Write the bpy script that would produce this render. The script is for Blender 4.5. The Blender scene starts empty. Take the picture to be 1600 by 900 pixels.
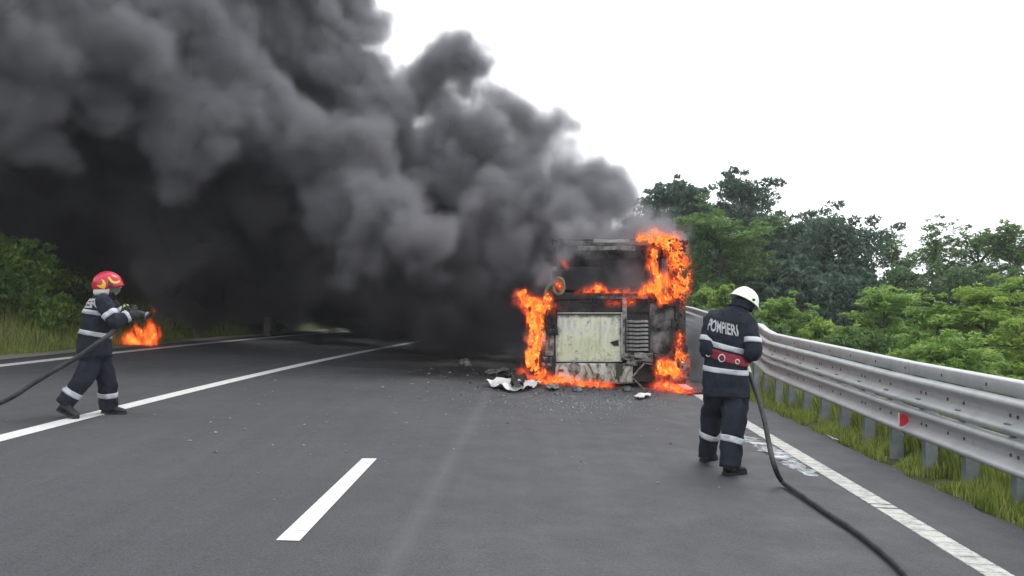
import bpy, bmesh, math, random
import numpy as np
from mathutils import Vector, Matrix, Euler
from mathutils import noise as mnoise

S = bpy.context.scene
C = S.collection
R = math.radians
rnd = random.Random(7)

# ------------------------------------------------------------------ camera
F = 1256.0                      # focal length in photo pixels (photo 1600 wide)
CAM_H = 1.55
PITCH = math.atan(22 / F)
cam_d = bpy.data.cameras.new('camera')
cam_d.sensor_width = 36
cam_d.lens = 36 * F / 1600
cam_d.clip_end = 4000
cam_d.clip_start = 0.05
cam = bpy.data.objects.new('camera', cam_d)
C.objects.link(cam)
cam.location = (0, 0, CAM_H)
cam.rotation_euler = (R(90) + PITCH, 0, 0)
S.camera = cam

# ------------------------------------------------------------------ light
SUN_EL, SUN_AZ = R(58), R(35)          # azimuth from +Y towards +X
w = bpy.data.worlds.new('World')
S.world = w
w.use_nodes = True
nt = w.node_tree
bg = nt.nodes['Background']
sky = nt.nodes.new('ShaderNodeTexSky')
sky.sky_type = 'NISHITA'
sky.sun_disc = False
sky.sun_elevation = SUN_EL
sky.sun_rotation = SUN_AZ
sky.air_density = 1.5
sky.dust_density = 3
tcw = nt.nodes.new('ShaderNodeTexCoord')
cn = nt.nodes.new('ShaderNodeTexNoise')
cn.inputs['Scale'].default_value = 1.6
cn.inputs['Detail'].default_value = 4
nt.links.new(tcw.outputs['Generated'], cn.inputs['Vector'])
cr = nt.nodes.new('ShaderNodeValToRGB')      # overcast cloud sheet
cr.color_ramp.elements[0].position = 0.3
cr.color_ramp.elements[0].color = (14.0, 14.6, 15.4, 1)
cr.color_ramp.elements[1].position = 0.7
cr.color_ramp.elements[1].color = (17.0, 17.2, 17.6, 1)
nt.links.new(cn.outputs['Fac'], cr.inputs['Fac'])
mx = nt.nodes.new('ShaderNodeMix')
mx.data_type = 'RGBA'
mx.inputs[0].default_value = 0.9
nt.links.new(sky.outputs['Color'], mx.inputs[6])
nt.links.new(cr.outputs['Color'], mx.inputs[7])
nt.links.new(mx.outputs[2], bg.inputs['Color'])
bg.inputs['Strength'].default_value = 0.1

sun_d = bpy.data.lights.new('sun', 'SUN')
sun_d.energy = 1.0
sun_d.angle = R(20)
sun_d.color = (1.0, 0.96, 0.9)
sun = bpy.data.objects.new('sun', sun_d)
C.objects.link(sun)
sdir = Vector((math.sin(SUN_AZ) * math.cos(SUN_EL), math.cos(SUN_AZ) * math.cos(SUN_EL), math.sin(SUN_EL)))
sun.rotation_euler = sdir.to_track_quat('Z', 'Y').to_euler()

S.view_settings.view_transform = 'Standard'
S.view_settings.look = 'None'
S.view_settings.gamma = 1
S.view_settings.exposure = 0.18
S.cycles.max_bounces = 6
S.cycles.diffuse_bounces = 3
S.cycles.glossy_bounces = 2
S.cycles.transmission_bounces = 3
S.cycles.transparent_max_bounces = 12
S.cycles.volume_bounces = 1
S.cycles.volume_step_rate = 2.0
S.cycles.volume_max_steps = 256

# ------------------------------------------------------------------ geometry of the view
SLOPE = 0.045                    # the bend is banked: the road rises to the left


def zroad(x):
    return -SLOPE * x


cp, sp_ = math.cos(PITCH), math.sin(PITCH)


def ray(u, v):
    a, b = (u - 800) / F, (450 - v) / F
    return Vector((a, cp - b * sp_, sp_ + b * cp))


def P(u, v, Y):
    d = ray(u, v)
    return Vector((0, 0, CAM_H)) + d * (Y / d.y)


def G(u, v, up=0.0):
    d = ray(u, v)
    # CAM_H + t dz = -SLOPE t dx + up
    t = (up - CAM_H) / (d.z + SLOPE * d.x)
    return Vector((t * d.x, t * d.y, CAM_H + t * d.z))


# ------------------------------------------------------------------ helpers
def tag(o, label=None, cat=None, group=None, kind=None):
    if label:
        o['label'] = label
    if cat:
        o['category'] = cat
    if group:
        o['group'] = group
    if kind:
        o['kind'] = kind
    return o


def empty(name, loc=(0, 0, 0), rz=0.0):
    o = bpy.data.objects.new(name, None)
    o.empty_display_size = 0.2
    C.objects.link(o)
    o.location = loc
    o.rotation_euler = (0, 0, rz)
    return o


def link(name, me, parent=None, mat=None):
    o = bpy.data.objects.new(name, me)
    C.objects.link(o)
    if parent is not None:
        o.parent = parent
    if mat is not None:
        if isinstance(mat, (list, tuple)):
            for m in mat:
                me.materials.append(m)
        else:
            me.materials.append(mat)
    return o


def mesh_obj(name, verts, faces, mat=None, parent=None, smooth=False, mats=None):
    me = bpy.data.meshes.new(name)
    me.from_pydata([tuple(v) for v in verts], [], faces)
    me.update()
    if smooth:
        me.polygons.foreach_set('use_smooth', [True] * len(me.polygons))
    o = link(name, me, parent, mat)
    if mats is not None:
        me.polygons.foreach_set('material_index', mats)
    return o


def quads_obj(name, V, mat, parent=None, nv=4, smooth=False, attr=None):
    """V: (N, nv, 3) array of separate polygons."""
    V = np.asarray(V, dtype=np.float32)
    n = len(V)
    me = bpy.data.meshes.new(name)
    me.vertices.add(n * nv)
    me.vertices.foreach_set('co', V.reshape(-1))
    me.loops.add(n * nv)
    me.loops.foreach_set('vertex_index', np.arange(n * nv, dtype=np.int32))
    me.polygons.add(n)
    me.polygons.foreach_set('loop_start', np.arange(0, n * nv, nv, dtype=np.int32))
    me.update(calc_edges=True)
    me.validate()
    if attr is not None:
        for k, a in attr.items():
            at = me.attributes.new(k, 'FLOAT', 'FACE')
            at.data.foreach_set('value', np.asarray(a, dtype=np.float32))
    if smooth:
        me.polygons.foreach_set('use_smooth', [True] * n)
    return link(name, me, parent, mat)


class NodeMat:
    def __init__(self, name, color=(0.5, 0.5, 0.5), rough=0.6, metal=0.0, spec=0.5):
        self.m = bpy.data.materials.new(name)
        self.m.use_nodes = True
        self.nt = self.m.node_tree
        self.b = self.nt.nodes['Principled BSDF']
        self.b.inputs['Base Color'].default_value = (*color, 1)
        self.b.inputs['Roughness'].default_value = rough
        self.b.inputs['Metallic'].default_value = metal
        self.b.inputs['Specular IOR Level'].default_value = spec

    def n(self, t, **kw):
        x = self.nt.nodes.new(t)
        for k, v in kw.items():
            setattr(x, k, v)
        return x

    def l(self, a, b):
        self.nt.links.new(a, b)

    def coord(self, kind='Object', scale=None):
        t = self.n('ShaderNodeTexCoord')
        if scale is None:
            return t.outputs[kind]
        m = self.n('ShaderNodeMapping')
        m.inputs['Scale'].default_value = scale
        self.l(t.outputs[kind], m.inputs['Vector'])
        return m.outputs['Vector']

    def noise(self, scale, detail=4, rough=0.55, vec=None, dist=0.0):
        x = self.n('ShaderNodeTexNoise')
        x.inputs['Scale'].default_value = scale
        x.inputs['Detail'].default_value = detail
        x.inputs['Roughness'].default_value = rough
        x.inputs['Distortion'].default_value = dist
        if vec is not None:
            self.l(vec, x.inputs['Vector'])
        return x.outputs['Fac']

    def ramp(self, fac, stops):
        x = self.n('ShaderNodeValToRGB')
        el = x.color_ramp.elements
        while len(el) < len(stops):
            el.new(0.5)
        for e, (p, c) in zip(el, stops):
            e.position = p
            e.color = (*c, 1) if len(c) == 3 else c
        self.l(fac, x.inputs['Fac'])
        return x.outputs['Color']

    def mix(self, fac, a, b, mode='MIX'):
        x = self.n('ShaderNodeMix', data_type='RGBA', blend_type=mode)
        for s, v in ((x.inputs[0], fac), (x.inputs[6], a), (x.inputs[7], b)):
            if isinstance(v, (int, float)):
                s.default_value = v
            elif isinstance(v, (tuple, list)):
                s.default_value = (*v, 1) if len(v) == 3 else v
            else:
                self.l(v, s)
        return x.outputs[2]

    def math(self, op, a, b=None, c=None):
        x = self.n('ShaderNodeMath', operation=op)
        for s, v in zip(x.inputs, (a, b, c)):
            if v is None:
                continue
            if isinstance(v, (int, float)):
                s.default_value = v
            else:
                self.l(v, s)
        return x.outputs[0]

    def color(self, c):
        self.l(c, self.b.inputs['Base Color'])
        return self

    def bump(self, h, strength=0.3, dist=0.01):
        x = self.n('ShaderNodeBump')
        x.inputs['Strength'].default_value = strength
        x.inputs['Distance'].default_value = dist
        self.l(h, x.inputs['Height'])
        self.l(x.outputs['Normal'], self.b.inputs['Normal'])
        return self


def simple(name, c1, c2, scale=8, rough=0.7, metal=0.0, bump=0.2, bdist=0.005, detail=5, lo=0.35, hi=0.65, spec=0.4):
    m = NodeMat(name, c1, rough, metal, spec)
    co = m.coord()
    f = m.noise(scale, detail, 0.6, co)
    m.color(m.ramp(f, [(lo, c1), (hi, c2)]))
    if bump:
        m.bump(m.noise(scale * 4, 3, 0.6, co), bump, bdist)
    return m.m


def add_box(bm, c, s, rot=None, bevel=0.0):
    """box centre c, full size s"""
    r = bmesh.ops.create_cube(bm, size=1)
    vs = r['verts']
    M = Matrix.Translation(c) @ (rot.to_matrix().to_4x4() if rot is not None else Matrix()) @ Matrix.Diagonal((s[0], s[1], s[2], 1))
    bmesh.ops.transform(bm, matrix=M, verts=vs)
    if bevel:
        es = list({e for v in vs for e in v.link_edges})
        bmesh.ops.bevel(bm, geom=es, offset=bevel, segments=2, affect='EDGES', profile=0.6)


def bm_obj(name, bm, mat=None, parent=None, smooth=False):
    me = bpy.data.meshes.new(name)
    bm.to_mesh(me)
    bm.free()
    if smooth:
        me.polygons.foreach_set('use_smooth', [True] * len(me.polygons))
    return link(name, me, parent, mat)


def box_obj(name, c, s, mat, parent=None, rot=None, bevel=0.0):
    bm = bmesh.new()
    add_box(bm, c, s, rot, bevel)
    return bm_obj(name, bm, mat, parent)


def catmull(pts, n=8):
    pts = [Vector(p) for p in pts]
    out = []
    for i in range(len(pts) - 1):
        p0 = pts[max(i - 1, 0)]
        p1, p2 = pts[i], pts[i + 1]
        p3 = pts[min(i + 2, len(pts) - 1)]
        for k in range(n):
            t = k / n
            out.append(0.5 * ((2 * p1) + (p2 - p0) * t + (2 * p0 - 5 * p1 + 4 * p2 - p3) * t * t + (3 * p1 - p0 - 3 * p2 + p3) * t ** 3))
    out.append(pts[-1])
    return out


def tube_data(pts, radii, seg=10, cap=True, V=None, Fc=None, flat=1.0, updir=None):
    """append a tube to V, Fc"""
    V = [] if V is None else V
    Fc = [] if Fc is None else Fc
    pts = [Vector(p) for p in pts]
    if isinstance(radii, (int, float)):
        radii = [radii] * len(pts)
    base = len(V)
    up = Vector(updir) if updir is not None else None
    for i, p in enumerate(pts):
        t = (pts[min(i + 1, len(pts) - 1)] - pts[max(i - 1, 0)]).normalized()
        if up is None:
            up = t.orthogonal().normalized()
        s = t.cross(up).normalized()
        up = s.cross(t).normalized()
        r = radii[i]
        for k in range(seg):
            a = 2 * math.pi * k / seg
            V.append(p + s * (math.cos(a) * r) + up * (math.sin(a) * r * flat))
    for i in range(len(pts) - 1):
        for k in range(seg):
            a = base + i * seg + k
            b = base + i * seg + (k + 1) % seg
            Fc.append((a, b, b + seg, a + seg))
    if cap:
        Fc.append(tuple(base + k for k in reversed(range(seg))))
        e = base + (len(pts) - 1) * seg
        Fc.append(tuple(e + k for k in range(seg)))
    return V, Fc


def tube(name, pts, radii, mat, parent=None, seg=10, flat=1.0, updir=None):
    V, Fc = tube_data(pts, radii, seg, True, flat=flat, updir=updir)
    return mesh_obj(name, V, Fc, mat, parent, smooth=True)


# ------------------------------------------------------------------ road lines as world curves
def fit(px, deg=2):
    g = [G(u, v) for u, v in px]
    return np.polyfit([p.y for p in g], [p.x for p in g], deg)


PC = fit([(13, 679), (197, 638), (400, 587), (500, 562.5), (620, 540)])
PL = fit([(0, 572), (173, 551.7), (300, 538.7), (400, 529.3), (450, 525), (575, 515.5)])
_r0, _r1 = G(1165, 662), G(1560, 900)


def x_centre(y):
    y0 = min(y, 60)
    return float(np.polyval(PC, y0)) + (y - y0) * 0.5


def x_left(y):
    y0 = max(min(y, 60), 12)
    k = (np.polyval(PL, y0 + .1) - np.polyval(PL, y0 - .1)) / .2
    return float(np.polyval(PL, y0) + (y - y0) * min(k, 0.5))


def x_right(y):
    k = (_r0.x - _r1.x) / (_r0.y - _r1.y)
    q = max(0, min(y, 60) - 14)
    return _r1.x + k * (y - _r1.y) + 0.003 * q * q + max(0, y - 60) * 0.45


def asphalt_l(y):
    return x_left(y) - 0.75


def asphalt_r(y):
    return x_right(y) + 0.83
# ================================================================== THE SETTING
def fbm(x, y, s, seed=0.0):
    return mnoise.fractal(Vector((x * s, y * s, seed)), 1.0, 2.0, 4)


def zground(x, y):
    al, ar = asphalt_l(y), asphalt_r(y)
    if x > ar:                                     # verge, then the embankment falls away
        t = x - ar
        z = zroad(ar) - 0.03 - 0.04 * min(t, 1.5) + 0.03 * fbm(x, y, 1.3)
        if t > 1.5:
            z -= min((t - 1.5) * 0.42, 4.2) + 0.0
            z += 0.25 * fbm(x, y, .3) * min(1, (t - 1.5) / 3)
        return z
    if x < al:                                     # verge, then the cut slope rises
        t = al - x
        z = zroad(al) - 0.02 + 0.03 * fbm(x, y, 1.1)
        if t > 0.9:
            z += min((t - 0.9) * 0.62, 6.5) + 0.25 * fbm(x, y, .4) * min(1, (t - .9) / 2)
        return z
    return zroad(x) - 0.06


def terrain():
    ys = list(np.arange(-14, 60, 0.6)) + list(np.arange(60, 200, 5)) + [230, 300, 420, 700, 1200, 2400]
    offl = [0, .25, .5, .9, 1.3, 1.8, 2.4, 3.1, 4, 5, 6.2, 7.6, 9, 10.5, 12, 15, 20, 30, 60, 140, 400, 1200]
    offr = [0, .25, .5, .9, 1.3, 1.5, 1.9, 2.5, 3.3, 4.3, 5.5, 7, 9, 11, 13, 16, 20, 30, 60, 140, 400, 1200]
    V, Fc = [], []
    nx = len(offl) + len(offr) + 3
    for y in ys:
        al, ar = asphalt_l(y), asphalt_r(y)
        xs = [al - o for o in reversed(offl)] + [al + (ar - al) * k / 4 for k in (1, 2, 3)] + [ar + o for o in offr]
        for i, x in enumerate(xs):
            z = zground(x, y)
            if len(offl) <= i < len(offl) + 3:
                z = zroad(x) - 0.06
            V.append((x, y, z))
    for j in range(len(ys) - 1):
        for i in range(nx - 1):
            a = j * nx + i
            Fc.append((a, a + 1, a + 1 + nx, a + nx))
    m = NodeMat('earth_and_grass', rough=0.95, spec=0.1)
    co = m.coord()
    g = m.ramp(m.noise(1.3, 6, .65, co), [(.3, (.035, .055, .014)), (.52, (.06, .085, .022)), (.72, (.10, .10, .045))])
    g2 = m.mix(m.ramp(m.noise(14, 4, .7, co), [(.45, (0, 0, 0)), (.62, (1, 1, 1))]), g, (.10, .085, .06))
    m.color(g2)
    m.bump(m.noise(9, 6, .7, co), .8, .06)
    o = mesh_obj('ground', V, Fc, m.m, smooth=True)
    tag(o, 'grassy ground rising on the left and falling away on the right of the road', kind='structure')


terrain()


def strip(name, fa, fb, ys, up, mat, nx=1, thick=0.0, **kw):
    """sheet between curves fa(y) and fb(y) on the road plane"""
    V, Fc = [], []
    for y in ys:
        a, b = fa(y), fb(y)
        for k in range(nx + 1):
            x = a + (b - a) * k / nx
            V.append((x, y, zroad(x) + up))
    w_ = nx + 1
    for j in range(len(ys) - 1):
        for k in range(nx):
            a = j * w_ + k
            Fc.append((a, a + 1, a + 1 + w_, a + w_))
    return mesh_obj(name, V, Fc, mat, **kw)


def make_asphalt():
    m = NodeMat('asphalt', rough=0.8, spec=0.35)
    co = m.coord()
    sep = m.n('ShaderNodeSeparateXYZ')
    m.l(co, sep.inputs[0])
    big = m.ramp(m.noise(.35, 5, .6, co), [(.3, (.053, .055, .060)), (.7, (.071, .073, .079))])
    # stones in the surface
    vor = m.n('ShaderNodeTexVoronoi', feature='F1')
    vor.inputs['Scale'].default_value = 75
    m.l(co, vor.inputs['Vector'])
    grit = m.ramp(m.noise(70, 4, .85, co), [(.36, (.62, .62, .62)), (.64, (1.42, 1.42, 1.42))])
    c = m.mix(1.0, big, grit, 'MULTIPLY')
    streak = m.noise(1.0, 5, .6, m.coord(scale=(5.0, .16, 1)))
    c = m.mix(1.0, c, m.ramp(streak, [(.3, (.93, .93, .935)), (.7, (1.06, 1.06, 1.06))]), 'MULTIPLY')
    # pale scuffed streak left by a wheel: a soft band between two points of the road
    a, b = G(625, 860), G(752, 632)
    k = (b.x - a.x) / (b.y - a.y)
    lx = m.math('ADD', m.math('MULTIPLY', m.math('SUBTRACT', sep.outputs['Y'], a.y), k), a.x)
    d = m.math('ABSOLUTE', m.math('SUBTRACT', sep.outputs['X'], lx))
    f = m.math('MULTIPLY', m.math('SUBTRACT', 1.0, m.math('DIVIDE', d, 0.11)), 0.32)
    f = m.n('ShaderNodeClamp').outputs[0] if False else m.math('MAXIMUM', f, 0.0)
    c = m.mix(f, c, (.125, .122, .125))
    # soot and ash on the road round the burning bus
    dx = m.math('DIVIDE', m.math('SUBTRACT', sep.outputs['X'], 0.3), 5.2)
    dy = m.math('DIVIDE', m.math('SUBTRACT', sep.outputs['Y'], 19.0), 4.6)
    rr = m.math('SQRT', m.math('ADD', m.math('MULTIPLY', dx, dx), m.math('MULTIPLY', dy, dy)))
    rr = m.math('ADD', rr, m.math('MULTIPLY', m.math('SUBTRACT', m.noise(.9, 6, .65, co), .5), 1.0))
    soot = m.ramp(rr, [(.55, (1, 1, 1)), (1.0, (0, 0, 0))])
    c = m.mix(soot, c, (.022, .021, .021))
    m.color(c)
    m.l(m.ramp(m.noise(2.2, 4, .6, co), [(.3, (.62, .62, .62)), (.7, (.85, .85, .85))]), m.b.inputs['Roughness'])
    m.bump(vor.outputs['Distance'], .5, .004)
    return m.m


ASPH = make_asphalt()
ys_road = list(np.arange(-14, 62, 1.0)) + [70, 80, 95, 110, 130, 160, 200]


def ragged(f, sgn, seed):
    def g(y):
        return f(y) + sgn * 0.05 * mnoise.noise(Vector((y * 2.3, seed, 0))) * 2
    return g


ys_fine = list(np.arange(-14, 40, .12)) + list(np.arange(40, 62, 1.0)) + [70, 80, 95, 110, 130, 160, 200]
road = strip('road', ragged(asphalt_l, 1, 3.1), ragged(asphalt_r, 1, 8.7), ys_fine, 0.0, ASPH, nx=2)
tag(road, 'grey asphalt carriageway banked through a gentle right-hand bend', kind='structure')

PAINT = NodeMat('road_paint', (.7, .7, .68), .6)
_co = PAINT.coord()
_n = PAINT.noise(26, 5, .7, _co)
PAINT.color(PAINT.ramp(_n, [(.30, (.30, .30, .29)), (.42, (.62, .62, .60)), (.7, (.76, .76, .74))]))
PAINT.bump(PAINT.noise(60, 3, .7, _co), .3, .003)
PAINT = PAINT.m


PAINT_OLD = NodeMat('worn_road_paint', (.5, .5, .48), .7)
_co = PAINT_OLD.coord()
PAINT_OLD.color(PAINT_OLD.ramp(PAINT_OLD.noise(11, 6, .75, _co), [(.34, (.26, .26, .25)), (.5, (.47, .47, .44)), (.7, (.58, .58, .54))]))
PAINT_OLD = PAINT_OLD.m


def line_pair(f, w_):
    return (lambda y: f(y) - w_ / 2), (lambda y: f(y) + w_ / 2)


a_, b_ = line_pair(x_left, .26)
o = strip('road_marking', a_, b_, ys_road, .005, PAINT)
tag(o, 'thin white edge line along the left verge', kind='structure')
a_, b_ = line_pair(x_centre, .22)
o = strip('road_marking', a_, b_, ys_road, .005, PAINT)
tag(o, 'solid white line under the firefighter in the red helmet', kind='structure')

# profiled right edge line: a base strip with raised cross ribs
def ribbed_line():
    V, Fc = [], []
    y = -8.0
    pitch = .155
    while y < 45:
        for (y0, y1, h) in ((y, y + pitch * .82, .0095), (y + pitch * .82, y + pitch, .0065)):
            if abs(y - 6.62) < pitch * .5 and h > .006:
                y0 += .035
            n = len(V)
            for yy in (y0, y1):
                for x in (x_right(yy) - .095, x_right(yy) + .095):
                    V.append((x, yy, zroad(x) + h))
            # skirts
            for yy in (y0, y1):
                for x in (x_right(yy) - .095, x_right(yy) + .095):
                    V.append((x, yy, zroad(x) + .0005))
            Fc += [(n, n + 1, n + 3, n + 2), (n, n + 4, n + 5, n + 1), (n + 2, n + 3, n + 7, n + 6), (n, n + 2, n + 6, n + 4), (n + 1, n + 5, n + 7, n + 3)]
        y += pitch
    o = mesh_obj('road_marking', V, Fc, PAINT_OLD)
    tag(o, 'white ribbed edge line beside the right guardrail', kind='structure')


ribbed_line()

# the lane dash in the foreground
d0, d1 = G(450, 846), G(577, 717)
V = []
for p in (G(431, 845), G(468, 846), G(589, 717), G(566, 717)):
    V.append((p.x, p.y, zroad(p.x) + .005))
o = mesh_obj('road_marking', V, [(0, 1, 2, 3)], PAINT)
tag(o, 'short white lane dash in the foreground', kind='structure')

# pale gravel strip where the asphalt ends on the left
GRAV = simple('gravel', (.20, .185, .15), (.36, .33, .27), 22, .95, bump=.8, bdist=.02)
o = strip('gravel_verge', lambda y: asphalt_l(y) - .55 - .15 * mnoise.noise(Vector((y * .7, 4, 0))), lambda y: asphalt_l(y) + .12 + .12 * mnoise.noise(Vector((y * 1.3, 9, 0))),
          list(np.arange(-4, 60, .3)), .012, GRAV, nx=2)
tag(o, 'pale gravel strip between the asphalt and the grassy bank', kind='structure')
# ================================================================== GUARDRAIL
RY = [-8, 0, 6.35, 8.8, 10.9, 13.6, 14.6, 15.3, 17, 19.8, 23.6, 30, 40, 60]
RX = [3.10, 3.62, 4.04, 4.20, 4.34, 4.51, 4.58, 4.63, 4.74, 4.92, 5.16, 5.75, 7.3, 12.5]
RZ = [.93, .90, .903, .912, .943, .98, 1.00, 1.13, 1.17, 1.235, 1.40, 1.52, 1.6, 1.5]


def rail_at(y):
    return Vector((np.interp(y, RY, RX), y, np.interp(y, RY, RZ)))


GALV = NodeMat('galvanised_steel', (.5, .52, .53), .5, .3, .5)
_co = GALV.coord()
_c = GALV.ramp(GALV.noise(3.5, 6, .7, _co), [(.3, (.38, .40, .405)), (.7, (.50, .515, .52))])
_c = GALV.mix(GALV.ramp(GALV.noise(6, 5, .7, GALV.coord(scale=(1, 1, .25))), [(.55, (0, 0, 0)), (.75, (.5, .5, .5))]), _c, (.22, .22, .2))
GALV.color(_c)
GALV.l(GALV.ramp(GALV.noise(9, 4, .6, _co), [(.3, (.42, .42, .42)), (.7, (.6, .6, .6))]), GALV.b.inputs['Roughness'])
GALV.bump(GALV.noise(30, 3, .6, _co), .1, .003)
GALV = GALV.m
GALV_OLD = simple('weathered_galvanised_post', (.15, .175, .185), (.25, .275, .28), 5, .6, .2, .2)
SLOT = simple('bolt_shadow_steel', (.05, .055, .055), (.11, .115, .11), 20, .6, .6, .1)
RED_REFL = NodeMat('red_reflector', (.62, .03, .05), .3).m
WHITE_P = simple('white_plastic', (.62, .62, .6), (.72, .72, .7), 12, .5)

rail = empty('guardrail', (rail_at(6.35).x, 6.35, 0))
tag(rail, 'long galvanised steel crash barrier of stacked corrugated beams along the right verge', 'guardrail')
rl = Vector(rail.location)


def sweep(name, prof, y0, y1, mat, dy=.5, closed=False, dx=0.0):
    """prof: list of (towards road, below top)"""
    ys = list(np.linspace(y0, y1, max(2, int(abs(y1 - y0) / dy) + 1)))
    V, Fc = [], []
    n = len(prof)
    for y in ys:
        p = rail_at(y)
        for (a, b) in prof:
            V.append(Vector((p.x - a + dx, y, p.z - b)) - rl)
    for j in range(len(ys) - 1):
        for k in range(n - (0 if closed else 1)):
            a = j * n + k
            b = j * n + (k + 1) % n
            Fc.append((a, a + n, b + n, b))
    o = mesh_obj(name, V, Fc, mat, rail, smooth=False)
    bm = bmesh.new()
    bm.from_mesh(o.data)
    for f in bm.faces:
        f.smooth = True
    bm.to_mesh(o.data)
    bm.free()
    return o


def smooth_prof(pts, n=4):
    q = catmull([Vector((a, b, 0)) for a, b in pts], n)
    return [(p.x, p.y) for p in q]


W = [(-.035, .0), (.0, .012), (.022, .035), (.02, .062), (-.03, .10), (-.055, .125), (-.058, .155), (-.055, .185), (-.03, .21), (.02, .248), (.022, .275), (0, .298), (-.035, .31)]
W = smooth_prof(W, 3)


def wbeam(y0, y1, top, name):
    f = [(a, b + top) for a, b in W]
    bk = [(a - .004, b + top) for a, b in reversed(W)]
    return sweep(name, f + bk, y0, y1, GALV, closed=True)


y = -8.0
while y < 58:
    L = 4.15
    lap = .3
    for top, nm in ((.135, 'upper_beam'), (.462, 'lower_beam')):
        wbeam(y, y + L + lap, top + (.0 if int(round((y + 8) / L)) % 2 else .003), nm)
    pr = [(-.16, .0), (-.05, .0), (-.04, .012), (-.04, .125), (-.055, .125), (-.055, .016), (-.16, .016)]
    sweep('top_rail', pr, y, y + L - .01, GALV, closed=True)
    y += L

bmp = bmesh.new()
add_box(bmp, (0, 0, -.55), (.12, .05, 1.5))
post_me = bpy.data.meshes.new('post')
bmp.free()
bmp = bmesh.new()
for c, s in (((0, 0, 0), (.125, .012, 1.9)), ((-.06, .035, 0), (.006, .07, 1.9)), ((.06, .035, 0), (.006, .07, 1.9))):
    add_box(bmp, c, s)
bmesh.ops.bevel(bmp, geom=bmp.edges[:], offset=.002, segments=1, affect='EDGES')
bmp.to_mesh(post_me)
bmp.free()
post_me.materials.append(GALV_OLD)
bb = bmesh.new()
add_box(bb, (0, 0, 0), (.012, .022, .03), bevel=.004)
bolt_me = bpy.data.meshes.new('bolt_slot')
bb.to_mesh(bolt_me)
bb.free()
bolt_me.materials.append(SLOT)  # dark boxes stand for bolt slots; their shade is in the colour
bb = bmesh.new()
add_box(bb, (0, 0, 0), (.16, .09, .10), bevel=.006)
spacer_me = bpy.data.meshes.new('spacer')
bb.to_mesh(spacer_me)
bb.free()
spacer_me.materials.append(GALV_OLD)
k = 0
yy = 6.60 - .83 * 10
while yy < 42:
    p = rail_at(yy)
    q = link('post', post_me, rail)
    q.location = Vector((p.x + .13, yy, p.z - .02 - .95)) - rl
    if yy > 2:
        sp = link('spacer', spacer_me, rail)
        sp.location = Vector((p.x + .085, yy + .02, p.z - .40)) - rl
    if 3 < yy < 20:
        for dz in (.29, .617):
            for dy in ((-.055, .055) if k % 2 == 0 else (0, .31)):
                bo = link('bolt_slot', bolt_me, rail)
                pp = rail_at(yy + dy)
                bo.location = Vector((pp.x + .056, yy + dy, pp.z - dz)) - rl
        bo = link('bolt_slot', bolt_me, rail)
        pp = rail_at(yy + .4)
        bo.location = Vector((pp.x + .042, yy + .4, pp.z - .07)) - rl
    yy += .83
    k += 1

# red reflector in the groove of the lower beam
yr = 8.6
p = rail_at(yr)
c = Vector((p.x + .03, yr, p.z - .617)) - rl
pts, fc = [], []
ns = 10
for i in range(ns + 1):
    a = -math.pi / 2 + math.pi * i / ns
    for t in (0, .006):
        pts.append(c + Vector((-.085 + .085 * math.cos(a) * 1.15, -t, .072 * math.sin(a))))
for i in range(ns):
    fc.append((2 * i, 2 * i + 2, 2 * i + 3, 2 * i + 1))
fc.append(tuple(2 * i for i in range(ns + 1)))
fc.append(tuple(2 * i + 1 for i in reversed(range(ns + 1))))
fc.append((0, 1, 2 * ns + 1, 2 * ns))
rf = mesh_obj('reflector', pts, fc, RED_REFL, rail)
rf['label'] = 'red half-round reflector'
box_obj('reflector_edge', c + Vector((-.092, -.003, 0)), (.012, .012, .15), WHITE_P, rail)
# ================================================================== BURNING BUS
BY = 15.7
K = F / BY


def bx(u):
    return (u - 800) / K


def bz(v):
    return CAM_H - (v - 472) / K


SOOT = simple('charred_metal', (.008, .008, .008), (.055, .051, .048), 4, .85, .1, .5, .02, lo=.3, hi=.75)
SOOT_G = simple('sooty_grey_metal', (.02, .02, .02), (.20, .20, .20), 3.2, .7, .3, .4, .01, lo=.42, hi=.62)
ASHG = simple('ash_grey_metal', (.06, .06, .058), (.30, .31, .29), 9, .7, .2, .4, .01, lo=.38, hi=.62)
PALE = simple('heat_bleached_metal', (.30, .30, .28), (.5, .5, .47), 7, .6, .2, .3, .008)
GREENM = simple('scorched_green_paint', (.07, .09, .05), (.25, .27, .19), 6, .7, 0, .4, .01)
RUST = simple('rusty_metal', (.09, .035, .02), (.28, .15, .09), 14, .8, .2, .4, .01)

HM = NodeMat('scorched_white_green_paint', rough=.55)
_co = HM.coord()
_sep = HM.n('ShaderNodeSeparateXYZ')
HM.l(_co, _sep.inputs[0])
_g = HM.ramp(HM.noise(1.1, 4, .6, _co), [(.36, (.58, .59, .55)), (.48, (.62, .65, .50)), (.58, (.55, .60, .38)), (.72, (.58, .59, .54))])
_s = HM.ramp(HM.noise(4.5, 7, .75, _co, .6), [(.33, (1, 1, 1)), (.43, (0, 0, 0))])
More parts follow.
